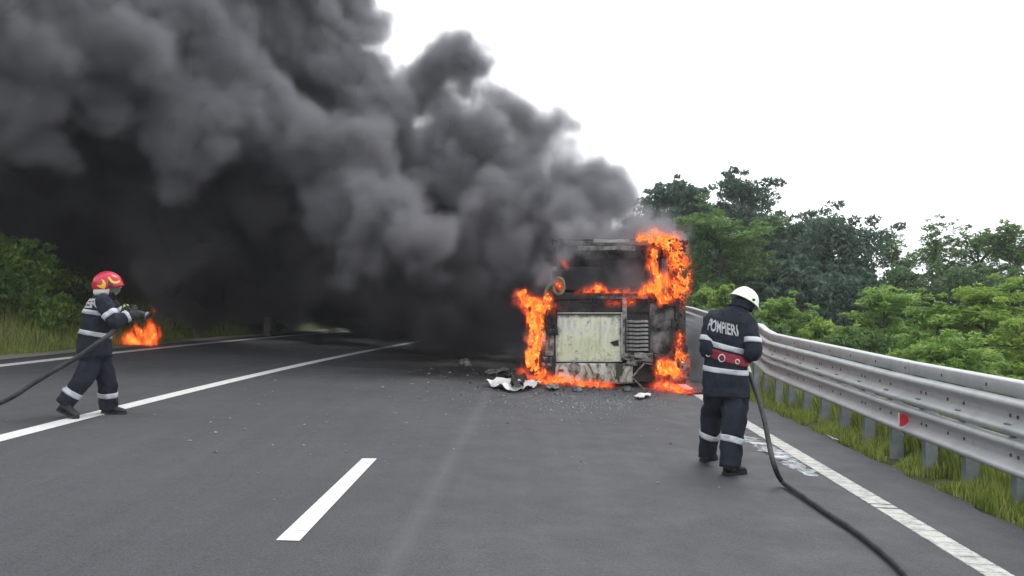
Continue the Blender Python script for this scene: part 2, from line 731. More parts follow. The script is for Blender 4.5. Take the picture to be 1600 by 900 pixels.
# soot creeps in from the rim of the panel (half size .65 x .47)
_ex = HM.math('DIVIDE', HM.math('ABSOLUTE', _sep.outputs['X']), .66)
_ez = HM.math('DIVIDE', HM.math('ABSOLUTE', _sep.outputs['Z']), .50)
_e = HM.math('MAXIMUM', _ex, HM.math('MAXIMUM', _ez, HM.math('DIVIDE', _sep.outputs['Z'], .42)))
_e = HM.math('ADD', _e, HM.math('MULTIPLY', HM.math('SUBTRACT', HM.noise(5, 6, .75, _co), .5), .5))
_rim = HM.ramp(_e, [(.86, (0, 0, 0)), (1.05, (1, 1, 1))])
_c = HM.mix(_s, _g, (.10, .105, .085))
_st = HM.ramp(HM.noise(3.2, 7, .8, HM.coord(scale=(2.2, 1, .55)), .5), [(.50, (0, 0, 0)), (.72, (.75, .75, .75))])
_c = HM.mix(_st, _c, (.17, .165, .14))
_c = HM.mix(_rim, _c, (.05, .05, .045))
HM.color(_c)
HM.bump(HM.noise(12, 5, .6, _co), .3, .008)
HM = HM.m

BM_ = NodeMat('sooty_white_bumper', rough=.6)
_co = BM_.coord()
_f = BM_.ramp(BM_.noise(3.0, 7, .75, BM_.coord(scale=(1, 1, .6)), .8), [(.44, (.50, .51, .47)), (.52, (.24, .26, .20)), (.57, (.03, .035, .025))])
BM_.color(_f)
BM_.bump(BM_.noise(12, 5, .6, _co), .3, .008)
BM_ = BM_.m

bus = empty('bus', (bx(960), BY, zroad(bx(960))))
tag(bus, 'burnt-out bus in flames with a pale green scorched rear hatch', 'bus')
BL = Vector(bus.location)
HEAD = .05


def bpt(u, v, dy=0.0):
    return Vector((bx(u) + HEAD * dy, BY + dy, bz(v))) - BL


def plate(name, u0, u1, v0, v1, y0, y1, mat, parent=None, bevel=.012, origin=True):
    a, b = bpt(u0, v1), bpt(u1, v0)
    c = (a + b) / 2
    c.y = (y0 + y1) / 2
    bm = bmesh.new()
    add_box(bm, (0, 0, 0), (b.x - a.x, y1 - y0, b.z - a.z), bevel=min(bevel, abs(y1 - y0) * .4))
    o = bm_obj(name, bm, mat, parent if parent is not None else bus)
    o.location = c if parent is None else c - Vector(parent.location)
    return o


LEN = 10.5


def dent(o, amp=.015, sc=2.5, seed=0):
    bm = bmesh.new()
    bm.from_mesh(o.data)
    bmesh.ops.subdivide_edges(bm, edges=[e for e in bm.edges if e.calc_length() > .15], cuts=6, use_grid_fill=True)
    for v in bm.verts:
        n = mnoise.noise_vector((v.co + Vector((seed, 0, 0))) * sc)
        v.co += n * amp
    bm.to_mesh(o.data)
    bm.free()


# shell: lower rear wall with window opening, pillars, roof, sides (one mesh)
bm = bmesh.new()


def sbox(u0, u1, v0, v1, y0, y1, bev=.02):
    a, b = bpt(u0, v1), bpt(u1, v0)
    c = (a + b) / 2
    c.y = (y0 + y1) / 2
    c.x += HEAD * (y0 + y1) / 2
    add_box(bm, c, (b.x - a.x, y1 - y0, b.z - a.z), bevel=bev)


sbox(852, 1070, 462, 594, .05, .16, .03)
sbox(868, 882, 384, 464, .05, .17, .02)
sbox(1047, 1069, 380, 464, .05, .17, .02)
sbox(868, 1066, 378, 392, .05, .17, .015)
bm_obj('rear_wall', bm, SOOT, bus)
# sides with window bays, as skewed prisms
for side, u in (('left', 853), ('right', 1069)):
    bm = bmesh.new()
    x0 = bpt(u, 500).x + (.03 if side == 'left' else -.03)
    zb, zs, zt, zr = bz(590) - BL.z, bz(466) - BL.z, bz(392) - BL.z, bz(380) - BL.z

    def sk(y0, y1, z0, z1, th=.05):
        r = bmesh.ops.create_cube(bm, size=1)
        for v_ in r['verts']:
            yy_ = y0 if v_.co.y < 0 else y1
            v_.co = Vector((x0 + HEAD * yy_ + v_.co.x * th, yy_, z0 if v_.co.z < 0 else z1))
    sk(.17, LEN, zb + .25, zs)
    x0 = bpt(871 if side == 'left' else 1066, 500).x
    sk(.17, LEN, zt, zr, .052)
    for i in range(8):
        y0 = .172 + i * (LEN - .3) / 7
        sk(y0, y0 + .12, zs, zt, .048)
    bm_obj('side_wall', bm, SOOT, bus)
bm = bmesh.new()
for i in range(15):                              # burnt-through roof: cross ribs and patches of skin
    y0 = .2 + i * (LEN - .4) / 14
    a, b = bpt(870, 380), bpt(1066, 376)
    add_box(bm, ((a.x + b.x) / 2 + HEAD * y0, y0, a.z + .02), (b.x - a.x, .06, .05))
bm_obj('roof_rib', bm, SOOT, bus)
V, Fc = [], []
nx, ny = 16, 24
for j in range(ny + 1):
    yv = .12 + (LEN - .2) * j / ny
    for i in range(nx + 1):
        t = i / nx
        xx = bpt(869, 400).x + (bpt(1067, 400).x - bpt(869, 400).x) * t + HEAD * yv
        edge = min(t, 1 - t)
        zz = bz(376) - BL.z + .05 - .16 * max(0, 1 - edge / .08) ** 2 - .05 * abs(mnoise.noise(Vector((xx * 2, yv, 0))))
        V.append((xx, yv, zz))
for j in range(ny):
    for i in range(nx):
        if mnoise.noise(Vector((i * .4, j * .3, 5))) > -.12 or j < 2:
            a = j * (nx + 1) + i
            Fc.append((a, a + 1, a + nx + 2, a + nx + 1))
roof = mesh_obj('roof', V, Fc, SOOT, bus, smooth=True)
md = roof.modifiers.new('t', 'SOLIDIFY')
md.thickness = .02
o = mesh_obj('front_wall', [bpt(853, 590, LEN), bpt(1069, 590, LEN), bpt(1069, 466, LEN), bpt(853, 466, LEN)], [(0, 1, 2, 3)], SOOT, bus)
md = o.modifiers.new('t', 'SOLIDIFY')
md.thickness = .08
a, b = bpt(856, 585), bpt(1066, 585)
o = mesh_obj('floor', [a + Vector((0, .2, .15)), b + Vector((0, .2, .15)), b + Vector((HEAD * LEN, LEN - .1, .15)), a + Vector((HEAD * LEN, LEN - .1, .15))], [(0, 1, 2, 3)], SOOT, bus)
# charred seat frames inside
for j in range(5):
    for i in (0, 1, 2, 3):
        V, Fc = [], []
        x = bpt(895 + i * 42, 450).x + HEAD * (1.4 + j * 1.2)
        y = 1.4 + j * 1.2
        z = bz(505) - BL.z
        for q in (([(x - .2, y, z - .4), (x - .2, y + .05, z + .5), (x - .15, y + .08, z + .68), (x + .15, y + .08, z + .68), (x + .2, y + .05, z + .5), (x + .2, y, z - .4)]), ([(x - .2, y + .02, z), (x + .2, y + .02, z)]), ([(x - .2, y + .06, z + .35), (x + .2, y + .06, z + .35)])):
            tube_data(q, .018, 6, True, V, Fc)
        mesh_obj('seat_frame', V, Fc, SOOT, bus)

# ledge and band under the rear window
plate('window_ledge', 864, 1050, 458, 468, -.02, .10, SOOT)
o = plate('lower_band', 866, 1052, 470, 488, .0, .06, SOOT)
dent(o, .02, 3, 1)
o = plate('ledge_trim', 930, 1012, 463, 467, -.035, -.02, SOOT_G)
# hatch
hatch = plate('engine_hatch', 868, 972, 488, 565, -.03, .03, HM, bevel=.02)
dent(hatch, .028, 1.9, 2)
fr = bmesh.new()
hw, hh = (972 - 868) / K / 2, (565 - 488) / K / 2
for c, s in (((0, -.045, hh - .012), (hw * 2, .025, .022)), ((0, -.045, -hh + .012), (hw * 2, .025, .022)), ((-hw + .012, -.045, 0), (.022, .025, hh * 2 - .05)), ((hw - .012, -.045, 0), (.022, .025, hh * 2 - .05))):
    add_box(fr, c, s, bevel=.006)
bm_obj('hatch_rim', fr, PALE, hatch)
V, Fc = [], []                                    # torn triangular hole in the paint
q = [Vector((.49, -.052, -.10)), (Vector((.66, -.052, -.05))), Vector((.67, -.052, -.17)), Vector((.58, -.052, -.17))]
q = [p - Vector((.09, 0, 0)) for p in q]
o = mesh_obj('burnt_gash', q, [(0, 3, 2, 1)], SOOT, hatch)
# vertical post right of the hatch
o = plate('hatch_post', 972, 979, 465, 562, -.05, .02, ASHG)
# louvre
lv = plate('vent', 977, 1014, 497, 551, -.01, .04, SOOT)
zt_, zb_ = bz(499), bz(549)
for i in range(8):
    bmv = bmesh.new()
    add_box(bmv, (0, 0, 0), ((1013 - 979) / K, .012, .058), rot=Euler((R(-38), R(rnd.uniform(-1.2, 1.2)), 0)), bevel=.003)
    o = bm_obj('slat', bmv, ASHG, lv)
    o.location = Vector((0, -.045, (zt_ + (zb_ - zt_) * (i + .5) / 8) - (zt_ + zb_) / 2))
for du in (-1, 1):
    bmv = bmesh.new()
    add_box(bmv, (du * (37 / K / 2), -.04, 0), (.03, .07, 54 / K), bevel=.006)
    bm_obj('vent_rim', bmv, SOOT, lv)
# burnt grey side panel
o = plate('corner_panel', 1015, 1053, 474, 566, -.02, .04, SOOT_G)
dent(o, .03, 2.4, 5)
V, Fc = tube_data([bpt(1028, 512, -.03), bpt(1031, 516, -.03)], [.03, .035], 10)
mesh_obj('filler_hole', V, Fc, SOOT, bus)
# right corner column with lamp cluster
col_ = plate('corner_column', 1053, 1071, 463, 600, -.04, .08, SOOT, bevel=.03)
for i, v_ in enumerate((494, 508)):
    V, Fc = [], []
    ring = [bpt(1061, v_, -.06) + Vector((math.cos(a) * .07, 0, math.sin(a) * .075)) for a in np.linspace(0, 2 * math.pi, 15)]
    tube_data(ring, .014, 6, False, V, Fc)
    mesh_obj('tail_lamp', V, Fc, SOOT_G, bus, smooth=True)
# bumper and corner
bump = plate('bumper', 866, 988, 567, 597, -.10, .05, BM_, bevel=.03)
dent(bump, .014, 2.2, 8)
ctr = bpt(897, 575, -.105)
V, Fc = tube_data([ctr + Vector((0, .012, 0)), ctr + Vector((0, -.006, 0)), ctr + Vector((0, -.010, 0)), ctr + Vector((0, .0, 0))], [.125, .125, .105, .10], 24)
mesh_obj('round_lamp', V, Fc, ASHG, bus)
plate('side_reflector', 872, 880, 576, 580, -.112, -.10, simple('dull_red', (.12, .02, .02), (.25, .05, .04), 20), bevel=.002)
cb = plate('bumper_corner', 846, 866, 557, 591, -.10, .10, ASHG, bevel=.04)
dent(cb, .02, 3, 4)
st = plate('side_strip', 852, 866, 514, 556, -.04, .08, ASHG, bevel=.02)
plate('rust_streak', 856, 859, 522, 546, -.05, -.04, RUST, bevel=.002)
tube('bumper_lip', [bpt(845, 588, -.1), bpt(852, 595, -.11), bpt(880, 597.5, -.12), bpt(930, 598, -.12), bpt(990, 597, -.1)], .014, SOOT_G, bus)
bm = bmesh.new()
for u0, u1, v0, v1 in ((988, 1052, 566, 596),):
    a, b = bpt(u0, v1), bpt(u1, v0)
    add_box(bm, ((a + b) / 2 + Vector((0, .03, 0))), (b.x - a.x, .1, b.z - a.z), bevel=.03)
o = bm_obj('burnt_bumper', bm, SOOT, bus)
dent(o, .03, 3, 9)
# melted remains hanging above the bumper
rr_ = random.Random(4)
V, Fc = [], []
for i in range(16):
    u, v_ = rr_.uniform(980, 1040), rr_.uniform(552, 585)
    p0 = bpt(u, v_, -.06)
    p1 = p0 + Vector((rr_.uniform(-.2, .2), rr_.uniform(-.05, .03), rr_.uniform(-.15, .12)))
    p2 = p1 + Vector((rr_.uniform(-.15, .15), 0, rr_.uniform(-.15, .05)))
    tube_data(catmull([p0, p1, p2], 4), rr_.uniform(.008, .03), 6, True, V, Fc)
o = mesh_obj('melted_wiring', V, Fc, SOOT, bus)
o['kind'] = 'stuff'
# pale strips over the rear window
o = plate('roof_strip', 928, 984, 374, 379, -.02, .05, PALE)
dent(o, .01, 4, 2)
o = plate('upper_trim', 902, 992, 384, 391, -.01, .05, ASHG)
dent(o, .015, 4, 3)
o = plate('roof_edge', 872, 1062, 376, 383, .0, .05, SOOT_G)
dent(o, .012, 3, 3)
# melted mirror bracket on the left
tube('bracket', catmull([bpt(868, 420, -.05), bpt(861, 424, -.12), bpt(861, 436, -.14), bpt(866, 441, -.12), bpt(856, 448, -.15), bpt(851, 462, -.12), bpt(849, 476, -.05)], 5), [.05 - .0007 * i for i in range(31)], GREENM, bus, flat=.6)
hoop = [bpt(873 + 8.5 * math.cos(a), 447 + 13 * math.sin(a), -.1) for a in np.linspace(0, 2 * math.pi, 17)]
V, Fc = tube_data(hoop, .028, 8, False)
mesh_obj('mirror_frame', V, Fc, GREENM, bus, smooth=True)
# bent struts
V, Fc = tube_data([bpt(1006, 566, -.12), bpt(986, 588, -.16), bpt(1011, 613, -.25)], .022, 6)
o = mesh_obj('bent_strut', V, Fc, ASHG, bus)
V, Fc = tube_data([bpt(1011, 613, -.25), bpt(1040, 585, -.15)], .02, 6)
o = mesh_obj('bent_strut', V, Fc, ASHG, bus)
# wheels: burnt rims standing on the road
for (u, dy) in ((872, 2.4), (1050, 2.4), (872, 8.2), (1050, 8.2)):
    c = bpt(u, 560, dy)
    c.z = zroad(c.x + BL.x) - BL.z + .38
    V, Fc = [], []
    prof = [(.38, -.1), (.40, -.06), (.40, .06), (.38, .1), (.25, .09), (.24, .03), (.08, .05), (.0, .05)]
    n = 24
    for k_ in range(n):
        a = 2 * math.pi * k_ / n
        for (r_, w_) in prof:
            V.append(c + Vector((w_ * (-1 if u < 900 else 1), r_ * math.cos(a), r_ * math.sin(a))))
    m_ = len(prof)
    for k_ in range(n):
        for q_ in range(m_ - 1):
            a, b = k_ * m_ + q_, ((k_ + 1) % n) * m_ + q_
            Fc.append((a, b, b + 1, a + 1))
    mesh_obj('wheel', V, Fc, SOOT, bus)

# melted trim drooping from the ledge, the window head and the hatch gap
rd = random.Random(12)
V, Fc = [], []
for i in range(70):
    k_ = i % 3
    if k_ == 0:
        u, v_ = rd.uniform(868, 1050), 469 + rd.uniform(-1, 1)
    elif k_ == 1:
        u, v_ = rd.uniform(880, 1046), 392
    else:
        u, v_ = rd.uniform(972, 1052), rd.uniform(555, 572)
    L_ = rd.uniform(.04, .20) * (1 if k_ else .7)
    p0 = bpt(u, v_, -.03 - rd.random() * .03)
    tube_data(catmull([p0, p0 + Vector((rd.uniform(-.05, .05), -.015, -L_ * .5)), p0 + Vector((rd.uniform(-.09, .09), rd.uniform(-.02, .02), -L_))], 3), [.02, .018, .015, .012, .01, .007, .004], 5, True, V, Fc)
o = mesh_obj('melted_trim', V, Fc, SOOT, bus)
o['kind'] = 'stuff'
# torn skin curling off the corners
for (u, v_, du, dv, sd) in ((862, 500, 10, 22, 1), (1058, 530, 12, 30, 2), (1060, 575, 14, 22, 3), (1046, 470, 16, 10, 4), (857, 575, 10, 18, 5), (995, 560, 22, 9, 6), (872, 386, 10, 12, 7), (1058, 384, 14, 10, 8)):
    V, Fc = [], []
    n = 9
    for j in range(n):
        for i in range(n):
            a = (i / (n - 1) - .5, j / (n - 1) - .5)
            q = mnoise.noise(Vector((a[0] * 3, a[1] * 3, sd)))
            e = 1 + .5 * mnoise.noise(Vector((a[0] * 2.3, a[1] * 2.3, sd + 9)))
            p = bpt(u + a[0] * 2 * du * e, v_ + a[1] * 2 * dv * e, -.09 - .10 * abs(q) - .05 * abs(a[0]))
            V.append(p)
    for j in range(n - 1):
        for i in range(n - 1):
            if mnoise.noise(Vector((i * .7, j * .7, sd * 2.2))) > -.22:
                Fc.append((j * n + i, j * n + i + 1, (j + 1) * n + i + 1, (j + 1) * n + i))
    o = mesh_obj('torn_skin', V, Fc, SOOT if sd % 3 else ASHG, bus, smooth=True)
    md = o.modifiers.new('t', 'SOLIDIFY')
    md.thickness = .012
# rounded burnt roof corners
for u0, u1, sgn in ((868, 882, -1), (1052, 1067, 1)):
    pts = []
    cxx = 882 if sgn < 0 else 1052
    for k_ in range(7):
        a = math.pi / 2 * k_ / 6
        pts.append(bpt(cxx + sgn * 14 * math.sin(a), 390 - 14 * math.cos(a), .06))
    tube('roof_corner', pts, .05, SOOT_G, bus, 8)
# ================================================================== SMOKE
def fog_grid(spheres, lo, hi, step, kids=9, seed=3, warp=.25):
    """coarse signed distance to a cauliflower of spheres; spheres: (x,y,z,r)"""
    rg = np.random.RandomState(seed)
    n = [int(math.ceil((hi[i] - lo[i]) / step)) + 1 for i in range(3)]
    ax = [lo[i] + step * np.arange(n[i]) for i in range(3)]
    D = np.full(n, 3.0, dtype=np.float32)
    allS = []
    for (x, y, z, r) in spheres:
        allS.append((x, y, z, r * .92))
        for k in range(kids):
            d = rg.normal(size=3)
            d /= np.linalg.norm(d)
            rr = r * rg.uniform(.28, .52)
            q = r * rg.uniform(.72, .95)
            cx_, cy_, cz_ = x + d[0] * q, y + d[1] * q, z + d[2] * q
            allS.append((cx_, cy_, cz_, rr))
            if rr > .45:
                for j in range(4):
                    e = rg.normal(size=3)
                    e /= np.linalg.norm(e)
                    allS.append((cx_ + e[0] * rr * .85, cy_ + e[1] * rr * .85, cz_ + e[2] * rr * .85, rr * rg.uniform(.3, .5)))
    for (x, y, z, r) in allS:
        c = (x, y, z)
        sl = []
        ok = True
        for i in range(3):
            a = int((c[i] - r - 1.2 - lo[i]) / step)
            b = int((c[i] + r + 1.2 - lo[i]) / step) + 2
            a, b = max(a, 0), min(b, n[i])
            if a >= b:
                ok = False
                break
            sl.append(slice(a, b))
        if not ok:
            continue
        X = ax[0][sl[0]][:, None, None] - x
        Y = ax[1][sl[1]][None, :, None] - y
        Z = ax[2][sl[2]][None, None, :] - z
        d = np.sqrt(X * X + Y * Y + Z * Z) - r
        B = D[sl[0], sl[1], sl[2]]
        k = .12
        h = np.clip(.5 + .5 * (B - d) / k, 0, 1)
        D[sl[0], sl[1], sl[2]] = B * (1 - h) + d * h - k * h * (1 - h)
    return D, n, lo, step


class GN:
    def __init__(self, name):
        self.g = bpy.data.node_groups.new(name, 'GeometryNodeTree')
        self.g.interface.new_socket('Geometry', in_out='INPUT', socket_type='NodeSocketGeometry')
        self.g.interface.new_socket('Geometry', in_out='OUTPUT', socket_type='NodeSocketGeometry')
        self.i = self.g.nodes.new('NodeGroupInput')
        self.o = self.g.nodes.new('NodeGroupOutput')

    def n(self, t, **kw):
        x = self.g.nodes.new(t)
        for k, v in kw.items():
            setattr(x, k, v)
        return x

    def l(self, a, b):
        self.g.links.new(a, b)

    def put(self, s, v):
        if isinstance(v, (int, float)):
            s.default_value = v
        elif isinstance(v, (tuple, list)):
            s.default_value = v
        else:
            self.l(v, s)

    def m(self, op, a, b=None, c=None):
        x = self.n('ShaderNodeMath', operation=op)
        for s, v in zip(x.inputs, (a, b, c)):
            if v is not None:
                self.put(s, v)
        return x.outputs[0]

    def vm(self, op, a, b=None):
        x = self.n('ShaderNodeVectorMath', operation=op)
        self.put(x.inputs[0], a)
        if b is not None:
            self.put(x.inputs[3] if op == 'SCALE' else x.inputs[1], b)
        return x.outputs['Vector']

    def noise(self, vec, scale, detail=0, rough=.5):
        x = self.n('ShaderNodeTexNoise')
        x.inputs['Scale'].default_value = scale
        x.inputs['Detail'].default_value = detail
        x.inputs['Roughness'].default_value = rough
        self.l(vec, x.inputs['Vector'])
        return x

    def smooth(self, v, a, b, c, d):
        x = self.n('ShaderNodeMapRange', interpolation_type='SMOOTHSTEP')
        self.put(x.inputs['Value'], v)
        for s, q in zip(('From Min', 'From Max', 'To Min', 'To Max'), (a, b, c, d)):
            x.inputs[s].default_value = q
        return x.outputs['Result']


def field_mesh(name, D):
    me = bpy.data.meshes.new(name)
    N = D.size
    me.vertices.add(N)
    at = me.attributes.new('sdf', 'FLOAT', 'POINT')
    at.data.foreach_set('value', D.reshape(-1).astype(np.float32))
    return me


def sample_field(g, pos, n, lo, step):
    """trilinear sample of the coarse field stored on the host mesh"""
    at = g.n('GeometryNodeInputNamedAttribute', data_type='FLOAT')
    at.inputs['Name'].default_value = 'sdf'
    q = g.vm('SCALE', g.vm('SUBTRACT', pos, tuple(lo)), 1.0 / step)
    q = g.vm('MINIMUM', g.vm('MAXIMUM', q, (0, 0, 0)), (n[0] - 1.001, n[1] - 1.001, n[2] - 1.001))
    fl = g.vm('FLOOR', q)
    fr = g.vm('SUBTRACT', q, fl)
    sf = g.n('ShaderNodeSeparateXYZ')
    g.l(fl, sf.inputs[0])
    sr = g.n('ShaderNodeSeparateXYZ')
    g.l(fr, sr.inputs[0])
    base = g.m('ADD', g.m('ADD', g.m('MULTIPLY', sf.outputs[0], n[1] * n[2]), g.m('MULTIPLY', sf.outputs[1], n[2])), sf.outputs[2])
    vals = {}
    for i in (0, 1):
        for j in (0, 1):
            for k in (0, 1):
                s = g.n('GeometryNodeSampleIndex', data_type='FLOAT', domain='POINT')
                g.l(g.i.outputs[0], s.inputs['Geometry'])
                g.l(at.outputs[0], s.inputs['Value'])
                g.l(g.m('ADD', base, i * n[1] * n[2] + j * n[2] + k), s.inputs['Index'])
                vals[i, j, k] = s.outputs['Value']

    def lerp(a, b, t):
        return g.m('MULTIPLY_ADD', g.m('SUBTRACT', b, a), t, a)
    x, y, z = sr.outputs[0], sr.outputs[1], sr.outputs[2]
    c = {(i, j): lerp(vals[i, j, 0], vals[i, j, 1], z) for i in (0, 1) for j in (0, 1)}
    e = [lerp(c[i, 0], c[i, 1], y) for i in (0, 1)]
    return lerp(e[0], e[1], x)


def fog_object(name, D, n, lo, hi, step, voxel, mat, edge=.35, core=None, amps=(.46, .22, .14, .085), scl=(.55, 1.3, 3.2, 7.0), parent=None, wamp=.5, soft=1.0, core_mat=None, gain=1.0):
    me = field_mesh(name, D)
    g = GN(name + '_nodes')
    pos = g.n('GeometryNodeInputPosition').outputs[0]
    wn = g.noise(pos, .9, 2)
    wp = g.vm('ADD', pos, g.vm('SCALE', g.vm('SUBTRACT', wn.outputs['Color'], (.5, .5, .5)), wamp))
    d = sample_field(g, wp, n, lo, step)
    for A, sc in zip(amps, scl):                 # rounded puffs with sharp valleys
        nn = g.noise(wp, sc, 1 if sc < 3 else 2)
        b = g.m('ABSOLUTE', g.m('SUBTRACT', nn.outputs[0], .5))
        d = g.m('SUBTRACT', d, g.m('MULTIPLY', g.m('SUBTRACT', b, .09), A * 4))
    dens = g.smooth(d, -edge, 0.0, 1.0, 0.0)
    dens = g.m('POWER', dens, soft)
    if gain != 1.0:
        dens = g.m('MULTIPLY', dens, gain)
    vc = g.n('GeometryNodeVolumeCube')
    g.l(dens if core is None else g.smooth(d, -1.0, 0.0, 1.0, 0.0), vc.inputs['Density'])
    vc.inputs['Min'].default_value = tuple(lo)
    vc.inputs['Max'].default_value = tuple(hi)
    for s, i in zip(('X', 'Y', 'Z'), range(3)):
        vc.inputs['Resolution ' + s].default_value = int((hi[i] - lo[i]) / voxel)
    out = vc.outputs[0]
    if core is not None:
        vm = g.n('GeometryNodeVolumeToMesh')
        g.l(out, vm.inputs[0])
        # value of smoothstep at depth core
        t = core
        vm.inputs['Threshold'].default_value = t * t * (3 - 2 * t)
        out = vm.outputs[0]
        ss = g.n('GeometryNodeSetShadeSmooth')
        g.l(out, ss.inputs[0])
        out = ss.outputs[0]
    sm = g.n('GeometryNodeSetMaterial')
    g.l(out, sm.inputs[0])
    sm.inputs['Material'].default_value = mat
    g.l(sm.outputs[0], g.o.inputs[0])
    o = link(name, me, parent, mat)
    md = o.modifiers.new('field', 'NODES')
    md.node_group = g.g
    return o


def fog_mat(name, col, density, aniso=0.0):
    m = bpy.data.materials.new(name)
    m.use_nodes = True
    nt_ = m.node_tree
    nt_.nodes.remove(nt_.nodes['Principled BSDF'])
    v = nt_.nodes.new('ShaderNodeVolumePrincipled')
    v.inputs['Color'].default_value = (*col, 1)
    v.inputs['Density'].default_value = density
    v.inputs['Anisotropy'].default_value = aniso
    nt_.links.new(v.outputs[0], nt_.nodes['Material Output'].inputs['Volume'])
    return m


SM = [  # u, v, distance, radius (photo pixels)
    (1016, 345, 17.5, 18), (1000, 338, 17.8, 26), (978, 315, 18, 32), (945, 290, 18.5, 36), (910, 305, 18.5, 48), (962, 345, 18, 36), (990, 355, 18.5, 26),
    (885, 195, 20, 30), (895, 175, 20, 20), (855, 190, 20, 36), (840, 235, 19.5, 52), (808, 205, 20, 40), (880, 265, 19.5, 36),
    (748, 112, 21, 30), (762, 140, 21, 26), (722, 140, 21, 42), (690, 160, 21, 48), (755, 225, 20, 70), (650, 165, 21, 46), (700, 250, 20, 80),
    (830, 300, 19, 70), (770, 330, 18.5, 75), (860, 340, 18.5, 50), (920, 350, 18, 38),
    (555, 50, 21, 52), (545, 120, 20, 72), (590, 180, 20, 80), (530, -10, 21, 66), (520, -90, 22, 90), (480, 80, 20, 90),
    (400, 40, 19, 110), (330, 100, 17, 90), (280, 60, 17, 110), (180, 80, 16, 120), (80, 60, 15, 130), (0, 100, 14.5, 140), (-110, 60, 14.5, 160),
    (250, -80, 18, 150), (420, -90, 20, 140), (100, -90, 16, 150), (-60, -60, 15, 150),
    (300, 200, 16.5, 100), (400, 180, 17, 90), (470, 220, 17.5, 80), (560, 250, 18, 85), (520, 330, 17.5, 70), (600, 330, 17, 75),
    (660, 380, 17, 70), (570, 395, 17.5, 60), (720, 420, 17.5, 75), (790, 400, 18, 60), (640, 440, 18.5, 70), (550, 430, 20, 80),
    (430, 300, 18.5, 100), (420, 400, 21, 100), (300, 340, 19, 130), (190, 265, 20, 130), (90, 230, 20, 130), (0, 215, 20.5, 140), (-110, 220, 20, 150),
    (330, 430, 23, 90), (250, 410, 23, 90), (160, 370, 22, 80), (480, 432, 28, 78), (380, 445, 30, 80),
    (620, 490, 23, 62), (690, 500, 20.5, 55), (755, 500, 19, 52), (805, 490, 18.5, 45), (560, 455, 26, 70), (820, 440, 18.5, 50),
    (300, 440, 30, 90), (420, 420, 32, 120), (600, 400, 32, 150), (760, 420, 32, 130), (760, 470, 25, 80), (880, 400, 30, 90),
    (840, 480, 22, 60), (700, 330, 24, 150), (960, 425, 20, 55), (1000, 400, 23, 70), (925, 440, 18, 40), (1010, 365, 19, 30), (1020, 385, 22, 40), (950, 360, 17.5, 36), (900, 360, 17.2, 40), (870, 410, 17, 40), (850, 450, 17.2, 38), (905, 330, 17.5, 45), (940, 320, 18, 42),
    (0, -200, 17, 220),  (-200, 100, 20, 240),  (60, 330, 21, 110),
    (-250, -250, 12, 300), (-200, -400, 8, 300),  # overhead smoke mostly out of frame, added to shade the billows below
    (735, 165, 20.5, 40), (760, 175, 20.3, 36), (868, 235, 19.5, 34), (640, 125, 21, 52), (680, 112, 21, 50), (725, 100, 21, 46), (775, 148, 20.4, 46), (800, 175, 20, 50), (615, 150, 21, 50), (715, 105, 21, 46), (768, 95, 21, 26), (655, 130, 21, 40), (790, 185, 20, 36), (820, 165, 20, 34), (905, 165, 20, 26), (900, 205, 20, 30), (850, 165, 20, 32), (940, 262, 19, 26), (960, 275, 18.6, 30), (1020, 340, 17, 20),
    (925, 322, 18, 60), (900, 300, 19, 62), (880, 188, 20, 46), (845, 205, 20, 55), (745, 112, 21, 40), (890, 240, 19.5, 40), (962, 330, 17.6, 40), (600, 120, 21, 30), (590, 40, 21, 30),
    (440, 492, 33, 44), (520, 508, 31, 34), (600, 528, 23, 36), (680, 540, 20.5, 36), (760, 545, 18.6, 38), (820, 545, 17.8, 34), (350, 488, 33, 52), (270, 478, 29, 52), (720, 520, 22, 60), (500, 500, 32.4, 32), (545, 508, 32.2, 28), (470, 492, 32.6, 30), (600, 510, 31, 40),
    (1003, 335, 17, 30), (1022, 352, 17, 18), (960, 320, 17.6, 40), (935, 350, 17.2, 40), (985, 345, 17, 30), (920, 310, 18, 48), (950, 300, 19, 44), (975, 300, 18.5, 26), (500, 200, 24, 150), (300, 250, 25, 170), (120, 200, 24, 150), (200, 60, 24, 170), (400, 60, 26, 150),
]
sph, sphb = [], []
for (u, v, Y, r) in SM:
    p = P(u, v, Y)
    q = (p.x, p.y, p.z, r / F * Y)
    # blobs low down or towards the lower left get the darker smoke colour
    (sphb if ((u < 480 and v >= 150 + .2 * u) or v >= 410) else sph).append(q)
LO, HI = (-19.0, 11.5, -0.6), (5.0, 34.0, 14.5)
D, n_, _, st_ = fog_grid(sph, LO, HI, .24)
SMOKE_V = fog_mat('smoke_volume', (.40, .395, .425), 7.0)
SMOKE_C = NodeMat('dark_smoke_core', (.045, .045, .05), 1.0, 0, 0).m  # core darker than the veil, deepening crevices and unlit parts by colour
smoke = fog_object('smoke_plume', D, n_, LO, HI, st_, .17, SMOKE_C, core=.62)
tag(smoke, 'grey-black smoke billowing high from the burning bus across the sky', 'smoke', kind='stuff')
veil = fog_object('smoke_veil', D, n_, LO, HI, st_, .095, SMOKE_V, edge=.7, parent=smoke)
veil['kind'] = 'stuff'
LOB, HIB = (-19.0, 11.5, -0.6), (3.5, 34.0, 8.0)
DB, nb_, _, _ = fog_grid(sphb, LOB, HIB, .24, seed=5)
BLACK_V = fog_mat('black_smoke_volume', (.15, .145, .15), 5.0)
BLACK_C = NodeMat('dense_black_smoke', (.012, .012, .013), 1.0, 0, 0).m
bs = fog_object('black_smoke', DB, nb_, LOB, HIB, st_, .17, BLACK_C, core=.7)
tag(bs, 'black smoke over the road left of the bus', 'smoke', kind='stuff')
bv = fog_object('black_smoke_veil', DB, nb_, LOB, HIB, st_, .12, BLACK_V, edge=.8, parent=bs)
bv['kind'] = 'stuff'

